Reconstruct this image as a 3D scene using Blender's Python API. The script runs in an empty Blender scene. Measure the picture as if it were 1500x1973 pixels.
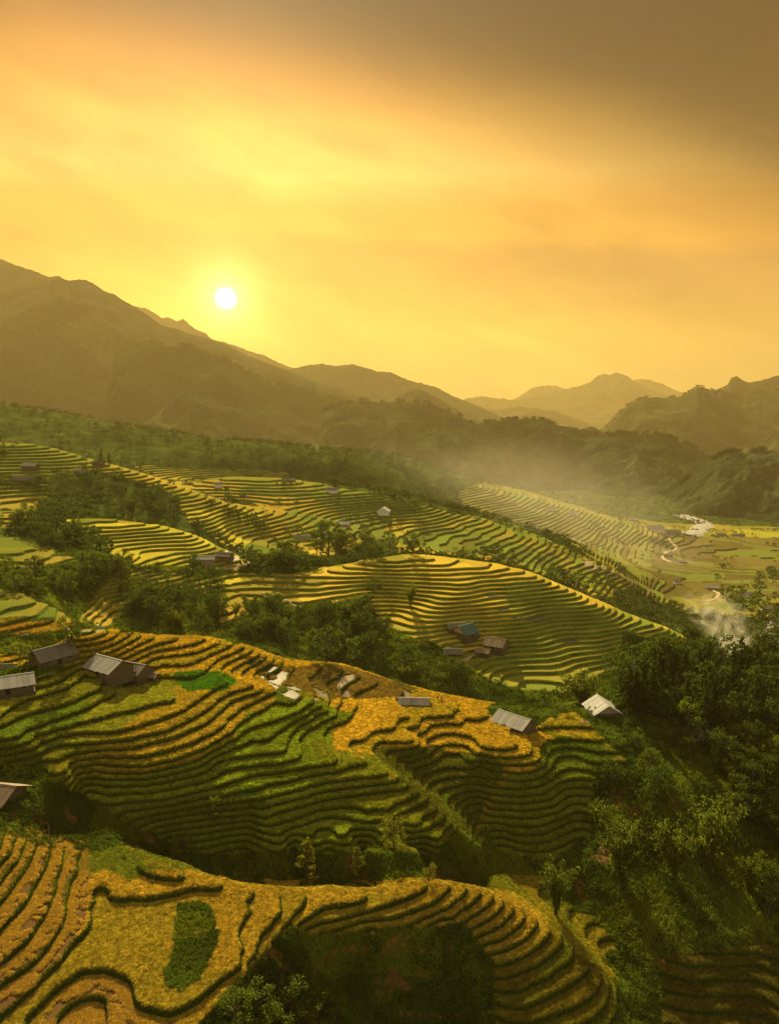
import bpy, math, random
import numpy as np
random.seed(7); rng = np.random.default_rng(7)
S = bpy.context.scene
COL = S.collection
R = math.radians

# ------------------------------------------------------------------ camera
HY, CX, CY, F = 770.0, 750.0, 986.5, 1548.0       # horizon row, centre and focal length in photograph pixels
PITCH = math.atan((CY - HY) / F)
cam_d = bpy.data.cameras.new('camera'); cam = bpy.data.objects.new('camera', cam_d); COL.objects.link(cam)
cam.rotation_euler = (math.pi / 2 - PITCH, 0, 0)
cam_d.sensor_fit = 'VERTICAL'; cam_d.sensor_height = 24.0; cam_d.lens = 24.0 * F / 1973.0
cam_d.clip_start = 1.0; cam_d.clip_end = 60000.0
S.camera = cam

# ------------------------------------------------------------------ light
SUN_AZ, SUN_EL = R(-11.2), R(28.0)
DISC_EL = R(6.8)
w = bpy.data.worlds.new('World'); S.world = w; w.use_nodes = True
def _n(nt, t, **k):
    n = nt.nodes.new(t)
    for a, b in k.items():
        if a == 'ins':
            for i, v in b.items():
                n.inputs[i].default_value = v
        else: setattr(n, a, b)
    return n
def math_node(nt, op, a, b=None, c=None, clamp=False):
    n = nt.nodes.new('ShaderNodeMath'); n.operation = op; n.use_clamp = clamp
    for i, v in enumerate((a, b, c)):
        if v is None: continue
        if isinstance(v, (int, float)): n.inputs[i].default_value = v
        else: nt.links.new(v, n.inputs[i])
    return n.outputs[0]
def mixc(nt, f, a, b, mode='MIX'):
    n = nt.nodes.new('ShaderNodeMix'); n.data_type = 'RGBA'; n.blend_type = mode
    for s, v in ((n.inputs[0], f), (n.inputs[6], a), (n.inputs[7], b)):
        if isinstance(v, (int, float)): s.default_value = v
        elif isinstance(v, tuple): s.default_value = (*v, 1) if len(v) == 3 else v
        else: nt.links.new(v, s)
    return n.outputs[2]
def ramp(nt, f, stops, interp='LINEAR'):
    n = nt.nodes.new('ShaderNodeValToRGB'); n.color_ramp.interpolation = interp
    el = n.color_ramp.elements
    while len(el) < len(stops): el.new(0.5)
    for e, (p, c) in zip(el, stops):
        e.position = p; e.color = (*c, 1) if isinstance(c, tuple) else (c, c, c, 1)
    nt.links.new(f, n.inputs[0]); return n.outputs[0]
def build_world():
    nt = w.node_tree; nt.nodes.clear(); L = nt.links.new
    tc = _n(nt, 'ShaderNodeTexCoord'); sep = _n(nt, 'ShaderNodeSeparateXYZ'); L(tc.outputs['Generated'], sep.inputs[0])
    x, y, z = sep.outputs
    el = math_node(nt, 'ARCSINE', z); az = math_node(nt, 'ARCTAN2', x, y)
    # warped coordinates for the cloud sheet
    cmb = _n(nt, 'ShaderNodeCombineXYZ'); L(math_node(nt, 'MULTIPLY', az, 1.0), cmb.inputs[0])
    e2 = math_node(nt, 'ADD', math_node(nt, 'MULTIPLY', el, 3.2), math_node(nt, 'MULTIPLY', az, 0.9)); L(e2, cmb.inputs[1])
    n1 = _n(nt, 'ShaderNodeTexNoise', ins={'Scale': 2.6, 'Detail': 6.0, 'Roughness': 0.5, 'Distortion': 0.5}); L(cmb.outputs[0], n1.inputs['Vector'])
    n2 = _n(nt, 'ShaderNodeTexNoise', ins={'Scale': 9.0, 'Detail': 7.0, 'Roughness': 0.55, 'Distortion': 0.8}); L(cmb.outputs[0], n2.inputs['Vector'])
    cl = math_node(nt, 'ADD', math_node(nt, 'MULTIPLY', math_node(nt, 'SUBTRACT', n1.outputs[0], 0.5), 1.5), math_node(nt, 'MULTIPLY', math_node(nt, 'SUBTRACT', n2.outputs[0], 0.5), 0.55))
    # elevation ramp 0..40 deg
    ef = math_node(nt, 'ADD', math_node(nt, 'DIVIDE', el, R(40)), math_node(nt, 'MULTIPLY', cl, 0.03), clamp=True)
    base = ramp(nt, ef, [(0.0, (1.55, 1.02, .21)), (0.12, (1.32, .76, .115)), (0.25, (1.04, .50, .06)), (0.315, (1.0, .48, .062)),
                         (0.37, (1.1, .64, .13)), (0.44, (1.04, .55, .09)), (0.50, (.80, .35, .045)), (0.56, (.46, .18, .024)), (0.62, (.20, .07, .014)), (1.0, (.20, .11, .05))])
    # distance from the sun: warmer and darker away to the right
    sd = _n(nt, 'ShaderNodeVectorMath', operation='DOT_PRODUCT'); L(tc.outputs['Generated'], sd.inputs[0])
    sd.inputs[1].default_value = (math.sin(SUN_AZ) * math.cos(DISC_EL), math.cos(SUN_AZ) * math.cos(DISC_EL), math.sin(DISC_EL))
    ang = math_node(nt, 'ARCCOSINE', math_node(nt, 'MINIMUM', sd.outputs['Value'], 1.0))
    side = ramp(nt, math_node(nt, 'DIVIDE', ang, R(60)), [(0.0, (1, 1, 1)), (0.35, (.97, .95, .93)), (0.62, (.80, .72, .72)), (1.0, (.45, .45, .55))])
    base = mixc(nt, 1.0, base, side, 'MULTIPLY')
    # the dark cloud bank high on the right
    mass = math_node(nt, 'ADD', math_node(nt, 'ADD', math_node(nt, 'MULTIPLY', el, 3.5), math_node(nt, 'MULTIPLY', az, 1.2)), math_node(nt, 'MULTIPLY', cl, 0.30))
    mm = _n(nt, 'ShaderNodeMapRange', ins={'From Min': .92, 'From Max': 1.60}, interpolation_type='SMOOTHSTEP'); L(mass, mm.inputs[0])
    base = mixc(nt, math_node(nt, 'MULTIPLY', mm.outputs[0], .97), base, (.040, .013, .003))
    # band of darker cloud on the right, just over the clear strip
    bsum = math_node(nt, 'ADD', math_node(nt, 'SUBTRACT', el, R(10.2)), math_node(nt, 'ADD', math_node(nt, 'MULTIPLY', az, 0.05), math_node(nt, 'MULTIPLY', cl, .012)))
    b1 = _n(nt, 'ShaderNodeMapRange', ins={'From Min': R(1.1), 'From Max': R(-0.3)}, interpolation_type='SMOOTHSTEP'); L(bsum, b1.inputs[0])
    b2 = _n(nt, 'ShaderNodeMapRange', ins={'From Min': R(-6.5), 'From Max': R(-1.0)}, interpolation_type='SMOOTHSTEP'); L(bsum, b2.inputs[0])
    b3 = _n(nt, 'ShaderNodeMapRange', ins={'From Min': -.35, 'From Max': .35}); L(az, b3.inputs[0])
    bb = math_node(nt, 'MULTIPLY', math_node(nt, 'MULTIPLY', b1.outputs[0], b2.outputs[0]), math_node(nt, 'ADD', math_node(nt, 'MULTIPLY', b3.outputs[0], .34), .18))
    base = mixc(nt, bb, base, (.36, .17, .05))
    # soft streaks
    st = math_node(nt, 'ADD', 1.0, math_node(nt, 'MULTIPLY', cl, 0.95))
    v = _n(nt, 'ShaderNodeVectorMath', operation='SCALE'); L(base, v.inputs[0]); L(st, v.inputs['Scale'])
    # grey sky away from the sunset, brightened out of view to fill shaded slopes
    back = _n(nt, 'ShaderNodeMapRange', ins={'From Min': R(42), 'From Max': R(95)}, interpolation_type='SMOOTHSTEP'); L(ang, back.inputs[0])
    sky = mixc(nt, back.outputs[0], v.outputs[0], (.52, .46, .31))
    # aureole and disc
    def gauss(deg, amp):
        q = math_node(nt, 'DIVIDE', ang, R(deg))
        return math_node(nt, 'MULTIPLY', math_node(nt, 'EXPONENT', math_node(nt, 'MULTIPLY', math_node(nt, 'POWER', q, 1.1), -1.0)), amp)
    g1 = _n(nt, 'ShaderNodeVectorMath', operation='SCALE'); g1.inputs[0].default_value = (1.0, .80, .32); L(gauss(1.1, 2.8), g1.inputs['Scale'])
    g2 = _n(nt, 'ShaderNodeVectorMath', operation='SCALE'); g2.inputs[0].default_value = (1.0, .62, .10); L(gauss(6.5, .65), g2.inputs['Scale'])
    disc = _n(nt, 'ShaderNodeMapRange', ins={'From Min': R(.80), 'From Max': R(.35)}, interpolation_type='SMOOTHSTEP'); L(ang, disc.inputs[0])
    g3 = _n(nt, 'ShaderNodeVectorMath', operation='SCALE'); g3.inputs[0].default_value = (12, 10, 7); L(disc.outputs[0], g3.inputs['Scale'])
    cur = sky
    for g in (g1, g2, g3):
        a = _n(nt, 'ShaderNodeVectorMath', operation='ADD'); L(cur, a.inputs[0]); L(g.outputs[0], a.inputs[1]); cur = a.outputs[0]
    nish = _n(nt, 'ShaderNodeTexSky'); nish.sky_type = 'NISHITA'; nish.sun_disc = False
    nish.sun_elevation = SUN_EL; nish.sun_rotation = -SUN_AZ if False else SUN_AZ; nish.dust_density = 4.0
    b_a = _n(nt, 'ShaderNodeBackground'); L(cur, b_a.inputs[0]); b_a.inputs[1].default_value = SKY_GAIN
    b_b = _n(nt, 'ShaderNodeBackground'); L(nish.outputs[0], b_b.inputs[0]); b_b.inputs[1].default_value = 0.0008
    ad = _n(nt, 'ShaderNodeAddShader'); L(b_a.outputs[0], ad.inputs[0]); L(b_b.outputs[0], ad.inputs[1])
    out = _n(nt, 'ShaderNodeOutputWorld'); L(ad.outputs[0], out.inputs[0])
SKY_GAIN = 0.40
build_world()
sd_ = bpy.data.lights.new('sun', 'SUN'); sun = bpy.data.objects.new('sun', sd_); COL.objects.link(sun)
sd_.energy = 5.0; sd_.angle = R(0.6); sd_.color = (1.0, .86, .48)
from mathutils import Vector
sun.rotation_euler = Vector((math.sin(SUN_AZ) * math.cos(SUN_EL), math.cos(SUN_AZ) * math.cos(SUN_EL), math.sin(SUN_EL))).to_track_quat('Z', 'Y').to_euler()
S.view_settings.view_transform = 'Standard'; S.view_settings.look = 'None'; S.view_settings.gamma = 1.0
S.view_settings.exposure = 1.5; S.view_settings.use_curve_mapping = False
S.cycles.use_denoising = True; S.cycles.denoising_prefilter = 'NONE'; S.cycles.denoising_input_passes = 'RGB_ALBEDO_NORMAL'; S.cycles.max_bounces = 5; S.cycles.diffuse_bounces = 2; S.cycles.glossy_bounces = 2
S.cycles.transmission_bounces = 3; S.cycles.volume_bounces = 0; S.cycles.transparent_max_bounces = 8
S.cycles.volume_max_steps = 64; S.cycles.caustics_reflective = False; S.cycles.caustics_refractive = False

# ------------------------------------------------------------------ helpers
cp_, sp_ = math.cos(PITCH), math.sin(PITCH)
def ray(px, py):
    px = np.asarray(px, float); py = np.asarray(py, float)
    a = (px - CX) / F; b = (CY - py) / F
    return a, cp_ + b * sp_, -sp_ + b * cp_          # x, y, z
def az_t(px, py):
    x, y, z = ray(px, py); h = np.hypot(x, y); return np.arctan2(x, y), z / h
def project(x, y, z):
    f = y * cp_ - z * sp_; u = y * sp_ + z * cp_
    return CX + F * x / f, CY - F * u / f
def link(o, parent=None):
    COL.objects.link(o)
    if parent is not None: o.parent = parent
    return o
def tag(o, label=None, cat=None, group=None, kind=None):
    if label: o['label'] = label
    if cat: o['category'] = cat
    if group: o['group'] = group
    if kind: o['kind'] = kind
    return o
def empty(name, loc, rz=0.0):
    o = bpy.data.objects.new(name, None); o.empty_display_size = .5; COL.objects.link(o)
    o.location = loc; o.rotation_euler = (0, 0, rz); return o
def mesh_np(name, verts, faces, mats, mi=None, smooth=False, col=None, wet=None):
    """faces: (n,3) or (n,4) int array"""
    me = bpy.data.meshes.new(name)
    verts = np.ascontiguousarray(verts, np.float32); faces = np.ascontiguousarray(faces, np.int32)
    n, k = faces.shape
    me.vertices.add(len(verts)); me.vertices.foreach_set('co', verts.ravel())
    me.loops.add(n * k); me.loops.foreach_set('vertex_index', faces.ravel())
    me.polygons.add(n); me.polygons.foreach_set('loop_start', np.arange(0, n * k, k, dtype=np.int32))
    for m in (mats if isinstance(mats, (list, tuple)) else [mats]): me.materials.append(m)
    if mi is not None: me.polygons.foreach_set('material_index', np.ascontiguousarray(mi, np.int32))
    me.polygons.foreach_set('use_smooth', np.full(n, bool(smooth)) if not isinstance(smooth, np.ndarray) else smooth)
    me.update(calc_edges=True)
    if col is not None:      # per face colour
        at = me.attributes.new('Col', 'FLOAT_COLOR', 'CORNER')
        c = np.ones((n, 4), np.float32); c[:, :3] = col; at.data.foreach_set('color', np.repeat(c, k, 0).ravel())
    if wet is not None:
        at = me.attributes.new('Wet', 'FLOAT', 'FACE'); at.data.foreach_set('value', np.ascontiguousarray(wet, np.float32))
    return me
def mobj(name, me, parent=None): return link(bpy.data.objects.new(name, me), parent)

def _hash(i, j, seed):
    h = (i.astype(np.int64) * 374761393 + j.astype(np.int64) * 668265263 + seed * 974634777) & 0xffffffff
    h = ((h ^ (h >> 13)) * 1274126177) & 0xffffffff
    return ((h ^ (h >> 16)) & 0xffff) / 65535.0
def vnoise(x, y, seed=0):
    xi = np.floor(x); yi = np.floor(y); fx = x - xi; fy = y - yi
    fx = fx * fx * fx * (fx * (fx * 6 - 15) + 10); fy = fy * fy * fy * (fy * (fy * 6 - 15) + 10)
    a = _hash(xi, yi, seed); b = _hash(xi + 1, yi, seed); c = _hash(xi, yi + 1, seed); d = _hash(xi + 1, yi + 1, seed)
    return (a + (b - a) * fx) * (1 - fy) + (c + (d - c) * fx) * fy
def fbm(x, y, oct=4, seed=0, gain=.5):
    s = 0; a = 1; t = 0
    for k in range(oct):
        s = s + a * (vnoise(x * 2 ** k + 17.3 * k, y * 2 ** k - 9.1 * k, seed + k) * 2 - 1); t += a; a *= gain
    return s / t
def in_poly(px, py, poly):
    c = np.zeros(px.shape, bool); n = len(poly)
    for i in range(n):
        x0, y0 = poly[i]; x1, y1 = poly[(i + 1) % n]
        if y0 == y1: continue
        m = ((y0 > py) != (y1 > py)) & (px < (x1 - x0) * (py - y0) / (y1 - y0) + x0)
        c ^= m
    return c

# ------------------------------------------------------------------ materials
def new_mat(name):
    m = bpy.data.materials.new(name); m.use_nodes = True; nt = m.node_tree; nt.nodes.clear(); return m, nt
def finish(nt, sh):
    o = _n(nt, 'ShaderNodeOutputMaterial'); nt.links.new(sh, o.inputs[0])
def bump(nt, h, dist, strength=1.0):
    b = _n(nt, 'ShaderNodeBump', ins={'Strength': strength, 'Distance': dist}); nt.links.new(h, b.inputs['Height']); return b.outputs[0]
def ground_mat(name, fine=9.0, amp=.45, bumpd=.25, coarse=.9):
    m, nt = new_mat(name); L = nt.links.new
    geo = _n(nt, 'ShaderNodeNewGeometry')
    at = _n(nt, 'ShaderNodeAttribute', attribute_name='Col'); wt = _n(nt, 'ShaderNodeAttribute', attribute_name='Wet')
    a = _n(nt, 'ShaderNodeTexNoise', ins={'Scale': fine, 'Detail': 4.0, 'Roughness': .7}); L(geo.outputs['Position'], a.inputs['Vector'])
    b = _n(nt, 'ShaderNodeTexNoise', ins={'Scale': coarse, 'Detail': 5.0, 'Roughness': .6}); L(geo.outputs['Position'], b.inputs['Vector'])
    k = math_node(nt, 'ADD', math_node(nt, 'MULTIPLY', math_node(nt, 'SUBTRACT', a.outputs[0], .5), amp * 3.2), math_node(nt, 'MULTIPLY', math_node(nt, 'SUBTRACT', b.outputs[0], .5), amp * 1.8))
    k = math_node(nt, 'MAXIMUM', math_node(nt, 'ADD', k, 1.0), .12)
    v = _n(nt, 'ShaderNodeVectorMath', operation='SCALE'); L(at.outputs['Color'], v.inputs[0]); L(k, v.inputs['Scale'])
    hue = _n(nt, 'ShaderNodeTexNoise', ins={'Scale': .35, 'Detail': 3.0}); L(geo.outputs['Position'], hue.inputs['Vector'])
    c = mixc(nt, math_node(nt, 'MULTIPLY', math_node(nt, 'SUBTRACT', hue.outputs[0], .42), .9, clamp=True), v.outputs[0], mixc(nt, 1.0, v.outputs[0], (.72, 1.12, .7), 'MULTIPLY'))
    p = _n(nt, 'ShaderNodeBsdfPrincipled', ins={'Roughness': .85}); L(c, p.inputs['Base Color'])
    L(math_node(nt, 'SUBTRACT', .85, math_node(nt, 'MULTIPLY', wt.outputs['Fac'], .80)), p.inputs['Roughness'])
    L(math_node(nt, 'MULTIPLY', wt.outputs['Fac'], .9), p.inputs['Specular IOR Level'])
    dry = math_node(nt, 'SUBTRACT', 1.0, math_node(nt, 'MULTIPLY', wt.outputs['Fac'], 1.065), clamp=True)
    bp = _n(nt, 'ShaderNodeBump', ins={'Distance': bumpd}); L(a.outputs[0], bp.inputs['Height']); L(dry, bp.inputs['Strength']); L(bp.outputs[0], p.inputs['Normal'])
    finish(nt, p.outputs[0]); return m
M_field = ground_mat('rice_field', 7.0, .42, .22)
M_bank = ground_mat('grassy_bank', 4.0, .5, .35)
M_slope = ground_mat('grass_slope', 1.6, .55, .8, .25)
M_mount = ground_mat('wooded_mountain', .045, .5, 9.0, .006)
def leaf_mat(name, col, var=.35, inst=False, transl=.35, hue=(1.25, 1.0, .6)):
    m, nt = new_mat(name); L = nt.links.new
    if inst:
        at = _n(nt, 'ShaderNodeAttribute', attribute_name='Col'); at.attribute_type = 'INSTANCER'; base = at.outputs['Color']
    else:
        oi = _n(nt, 'ShaderNodeObjectInfo')
        base = mixc(nt, math_node(nt, 'MULTIPLY', oi.outputs['Random'], .75), col, tuple(c * h for c, h in zip(col, hue)))
    geo = _n(nt, 'ShaderNodeNewGeometry')
    k = math_node(nt, 'ADD', 1.0 - var, math_node(nt, 'MULTIPLY', geo.outputs['Random Per Island'], 2 * var))
    v = _n(nt, 'ShaderNodeVectorMath', operation='SCALE'); L(base, v.inputs[0]); L(k, v.inputs['Scale'])
    d = _n(nt, 'ShaderNodeBsdfPrincipled', ins={'Roughness': .6, 'Specular IOR Level': 0.0}); L(v.outputs[0], d.inputs['Base Color'])
    t = _n(nt, 'ShaderNodeBsdfTranslucent'); L(mixc(nt, 1.0, v.outputs[0], (1.35, 1.4, .7), 'MULTIPLY'), t.inputs[0])
    mx = _n(nt, 'ShaderNodeMixShader', ins={0: transl}); L(d.outputs[0], mx.inputs[1]); L(t.outputs[0], mx.inputs[2])
    finish(nt, mx.outputs[0]); return m
M_tuft = leaf_mat('rice_leaf', None, .35, True, .45)
M_bush = leaf_mat('bush_leaf', None, .5, True, .3)
def plain(name, col, rough=.8, noise=.3, scale=4.0, metal=0.0, spec=.3, stretch=None, bumpd=0.0):
    m, nt = new_mat(name); L = nt.links.new
    tc = _n(nt, 'ShaderNodeTexCoord'); mp = _n(nt, 'ShaderNodeMapping'); L(tc.outputs['Object'], mp.inputs[0])
    if stretch: mp.inputs['Scale'].default_value = stretch
    a = _n(nt, 'ShaderNodeTexNoise', ins={'Scale': scale, 'Detail': 5.0, 'Roughness': .65}); L(mp.outputs[0], a.inputs['Vector'])
    oi = _n(nt, 'ShaderNodeObjectInfo')
    k = math_node(nt, 'ADD', math_node(nt, 'ADD', 1.0 - noise * 1.4, math_node(nt, 'MULTIPLY', a.outputs[0], noise * 2)), math_node(nt, 'MULTIPLY', oi.outputs['Random'], noise * .8))
    v = _n(nt, 'ShaderNodeVectorMath', operation='SCALE'); v.inputs[0].default_value = col; L(k, v.inputs['Scale'])
    p = _n(nt, 'ShaderNodeBsdfPrincipled', ins={'Roughness': rough, 'Metallic': metal, 'Specular IOR Level': spec}); L(v.outputs[0], p.inputs['Base Color'])
    if bumpd: L(bump(nt, a.outputs[0], bumpd), p.inputs['Normal'])
    finish(nt, p.outputs[0]); return m
M_bark = plain('bark', (.09, .065, .04), .9, .4, 3.0, bumpd=.05)
M_tin = plain('weathered_tin', (.33, .30, .26), .8, .3, 1.2, .0, .08, (1, .3, 1))
def rusty(name, col, rust, amt):
    m, nt = new_mat(name); L = nt.links.new; tc = _n(nt, 'ShaderNodeTexCoord'); oi = _n(nt, 'ShaderNodeObjectInfo')
    off = _n(nt, 'ShaderNodeVectorMath', operation='ADD'); L(tc.outputs['Object'], off.inputs[0]); cb = _n(nt, 'ShaderNodeCombineXYZ'); L(math_node(nt, 'MULTIPLY', oi.outputs['Random'], 60.0), cb.inputs[0]); L(cb.outputs[0], off.inputs[1])
    a = _n(nt, 'ShaderNodeTexNoise', ins={'Scale': 1.3, 'Detail': 6.0, 'Roughness': .7}); L(off.outputs[0], a.inputs['Vector'])
    st = _n(nt, 'ShaderNodeMapping'); st.inputs['Scale'].default_value = (6, .6, .6); L(off.outputs[0], st.inputs[0]); b = _n(nt, 'ShaderNodeTexNoise', ins={'Scale': 1.0, 'Detail': 4.0}); L(st.outputs[0], b.inputs['Vector'])
    mr = _n(nt, 'ShaderNodeMapRange', ins={'From Min': .62 - amt, 'From Max': .80 - amt}); L(math_node(nt, 'ADD', math_node(nt, 'MULTIPLY', a.outputs[0], .65), math_node(nt, 'MULTIPLY', b.outputs[0], .35)), mr.inputs[0])
    k = math_node(nt, 'ADD', .6, math_node(nt, 'ADD', math_node(nt, 'MULTIPLY', b.outputs[0], .4), math_node(nt, 'MULTIPLY', oi.outputs['Random'], .4)))
    c = mixc(nt, mr.outputs[0], col, rust); v = _n(nt, 'ShaderNodeVectorMath', operation='SCALE'); L(c, v.inputs[0]); L(k, v.inputs['Scale'])
    p = _n(nt, 'ShaderNodeBsdfPrincipled', ins={'Roughness': .75, 'Specular IOR Level': .12}); L(v.outputs[0], p.inputs['Base Color']); L(bump(nt, b.outputs[0], .03), p.inputs['Normal']); finish(nt, p.outputs[0]); return m
M_tin = rusty('weathered_tin', (.28, .255, .22), (.15, .095, .05), .08)
M_slate = plain('old_grey_roof', (.14, .115, .09), .8, .35, 2.0)
M_brownroof = plain('brown_board_roof', (.20, .13, .075), .85, .4, 2.0)
M_green = plain('green_sheet', (.05, .115, .085), .7, .25, 1.0)
M_wood = plain('dark_plank', (.13, .085, .05), .85, .4, 3.0)
M_white = plain('white_wall', (.7, .66, .58), .8, .12, 1.0)
M_plaster = plain('pale_plaster', (.30, .24, .17), .85, .15, 1.0)
M_dark = plain('dark_opening', (.012, .010, .008), .9, .1)
M_base = plain('earth_and_stone_base', (.085, .065, .035), .95, .4, 2.0)
M_dirt = plain('trodden_dirt', (.36, .23, .12), .95, .25, 1.5, bumpd=.05)
M_red = plain('red_soil', (.22, .085, .03), .95, .3, 1.0, bumpd=.1)
M_stone = plain('river_stones', (.22, .19, .15), .9, .5, .15)
M_straw = plain('straw', (.42, .27, .09), .9, .35, 6.0)

# ------------------------------------------------------------------ terrain control data
# contour lines of the terraces: level k -> z = Z0 - STEP*k, points where they are seen
Z0, STEP = -73.5, 1.1
LV = [
 (-5, [(0,1350),(67,1333),(127,1317),(147,1300)]), (-4, [(0,1390),(43,1357),(133,1333),(165,1305)]),
 (-3, [(0,1407),(67,1380),(150,1357),(200,1333),(213,1313)]), (-2, [(20,1433),(100,1397),(173,1370),(227,1340),(237,1313)]),
 (-1, [(67,1433),(133,1407),(200,1390),(283,1373),(335,1357)]),
 (0, [(53,1453),(87,1430),(160,1420),(233,1417),(333,1387),(397,1347)]),
 (1, [(100,1447),(167,1440),(250,1433),(333,1413),(400,1377),(433,1347),(490,1328)]),
 (2, [(110,1480),(133,1463),(187,1453),(250,1450),(333,1430),(400,1400),(443,1360),(500,1340)]),
 (3, [(130,1492),(150,1470),(200,1463),(267,1467),(333,1453),(417,1417),(467,1373),(510,1350)]),
 (4, [(213,1483),(267,1485),(333,1473),(400,1447),(457,1413),(485,1385),(530,1362)]),
 (5, [(233,1500),(300,1497),(363,1480),(433,1440),(483,1410),(520,1398),(563,1385),(600,1362)]),
 (6, [(293,1510),(367,1493),(400,1470),(450,1450),(500,1435),(530,1430),(550,1405),(583,1387),(623,1365)]),
 (7, [(200,1520),(283,1518),(383,1498),(430,1470),(500,1462),(550,1460),(555,1433),(570,1407),(630,1370)]),
 (8, [(207,1540),(300,1533),(400,1510),(470,1485),(530,1480),(587,1467),(570,1440),(600,1407),(650,1385)]),
 (9, [(213,1553),(317,1547),(417,1523),(500,1500),(600,1485),(650,1477),(625,1440),(640,1405)]),
 (10,[(420,1540),(510,1523),(600,1500),(697,1483),(690,1463),(655,1437),(700,1430),(767,1430),(766,1396),(790,1384),(877,1381)]),
 (11,[(433,1555),(517,1543),(633,1515),(743,1501),(735,1475),(710,1452),(722,1437),(793,1437),(787,1407),(807,1391),(880,1388),(900,1375)]),
 (12,[(517,1560),(617,1532),(767,1512),(745,1475),(740,1452),(797,1447),(806,1420),(833,1402),(883,1398),(917,1374)]),
 (13,[(500,1580),(633,1547),(733,1533),(783,1523)]), (13,[(795,1458),(820,1437),(847,1423),(893,1423),(927,1446),(967,1453),(993,1449),(985,1428)]),
 (14,[(533,1595),(617,1567),(667,1562),(750,1567),(807,1535)]), (14,[(813,1467),(853,1442),(893,1442),(920,1460),(967,1467),(1013,1462),(1028,1440),(1012,1415)]),
 (15,[(547,1608),(600,1588),(650,1580),(700,1591),(747,1587),(822,1548)]), (15,[(830,1477),(860,1460),(893,1462),(920,1475),(1000,1481),(1038,1473),(1047,1440)]),
 (16,[(553,1623),(617,1608),(687,1613),(740,1612),(843,1568)]), (16,[(930,1489),(1000,1496),(1041,1488),(1055,1462),(1080,1448)]),
 (17,[(553,1640),(633,1631),(700,1636),(755,1632),(800,1610),(855,1582)]), (17,[(932,1503),(1000,1510),(1043,1505),(1060,1485),(1069,1467),(1110,1464),(1140,1475)]),
 (18,[(800,1645),(830,1632),(870,1596)]),
 (18,[(935,1519),(1000,1525),(1045,1520),(1070,1500),(1085,1487),(1130,1490)]), (19,[(935,1534),(1000,1540),(1050,1535),(1080,1512),(1125,1507)]),
 (20,[(935,1548),(1000,1553),(1060,1548),(1092,1525),(1125,1522)]), (21,[(940,1562),(1000,1568),(1060,1562),(1093,1541),(1128,1538)]),
 (22,[(945,1576),(1000,1583),(1060,1578),(1095,1557),(1130,1555)]), (23,[(950,1591),(1000,1599),(1050,1596),(1095,1574),(1130,1572)]),
 (24,[(960,1605),(1000,1615),(1050,1612),(1095,1591),(1130,1589)]), (25,[(965,1619),(1010,1631),(1050,1629),(1100,1608),(1130,1605)]),
 (26,[(975,1634),(1020,1647),(1060,1645),(1110,1624)]),
 # near spur
 (5, [(0,1673),(22,1650),(30,1618)]), (6, [(0,1713),(22,1682),(40,1650),(48,1618)]), (7, [(0,1750),(30,1713),(60,1667),(74,1615),(72,1588)]),
 (8, [(0,1800),(43,1760),(80,1707),(98,1650),(98,1590)]), (9, [(0,1863),(60,1817),(100,1760),(118,1700),(125,1640),(122,1590)]),
 (10,[(0,1907),(67,1867),(110,1813),(128,1773),(135,1720),(155,1690),(162,1640),(155,1590)]),
 (11,[(0,1970),(67,1920),(133,1840),(170,1790),(165,1755),(185,1718),(215,1732),(270,1745),(330,1735),(370,1722)]),
 (10,[(205,1600),(235,1645),(255,1675),(300,1698),(350,1702)]),
 (12,[(480,1716),(474,1750),(470,1800),(440,1870),(400,1930),(330,1962),(270,1945),(245,1897),(200,1875),(150,1885),(100,1930),(60,1973)]),
 (13,[(520,1718),(545,1760),(500,1830),(470,1890),(420,1955)]), (14,[(565,1722),(585,1748),(540,1800),(505,1850)]),
 (15,[(640,1716),(652,1740),(605,1768),(565,1800),(535,1850)]), (16,[(810,1706),(815,1724),(760,1746),(700,1766),(640,1782)]),
 (17,[(865,1708),(868,1724),(820,1752),(750,1777)]), (18,[(900,1713),(900,1732),(850,1762),(800,1783)]),
 (19,[(925,1719),(922,1742),(865,1777)]), (20,[(946,1726),(945,1750),(900,1780)]), (21,[(966,1734),(967,1758),(930,1785)]),
 (22,[(986,1743),(990,1768),(945,1800)]), (23,[(1007,1754),(1010,1785),(960,1818)]), (24,[(1032,1768),(1036,1798),(1000,1828),(950,1842)]),
 (25,[(1058,1785),(1060,1815),(1015,1850),(960,1868)]), (26,[(1078,1801),(1085,1831),(1050,1865),(975,1890)]),
 (27,[(1103,1828),(1107,1855),(1060,1893),(1000,1918)]), (28,[(1132,1856),(1132,1882),(1090,1915),(1010,1950)]),
 (29,[(1160,1888),(1155,1915),(1120,1945),(1040,1975)]),
]
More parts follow.
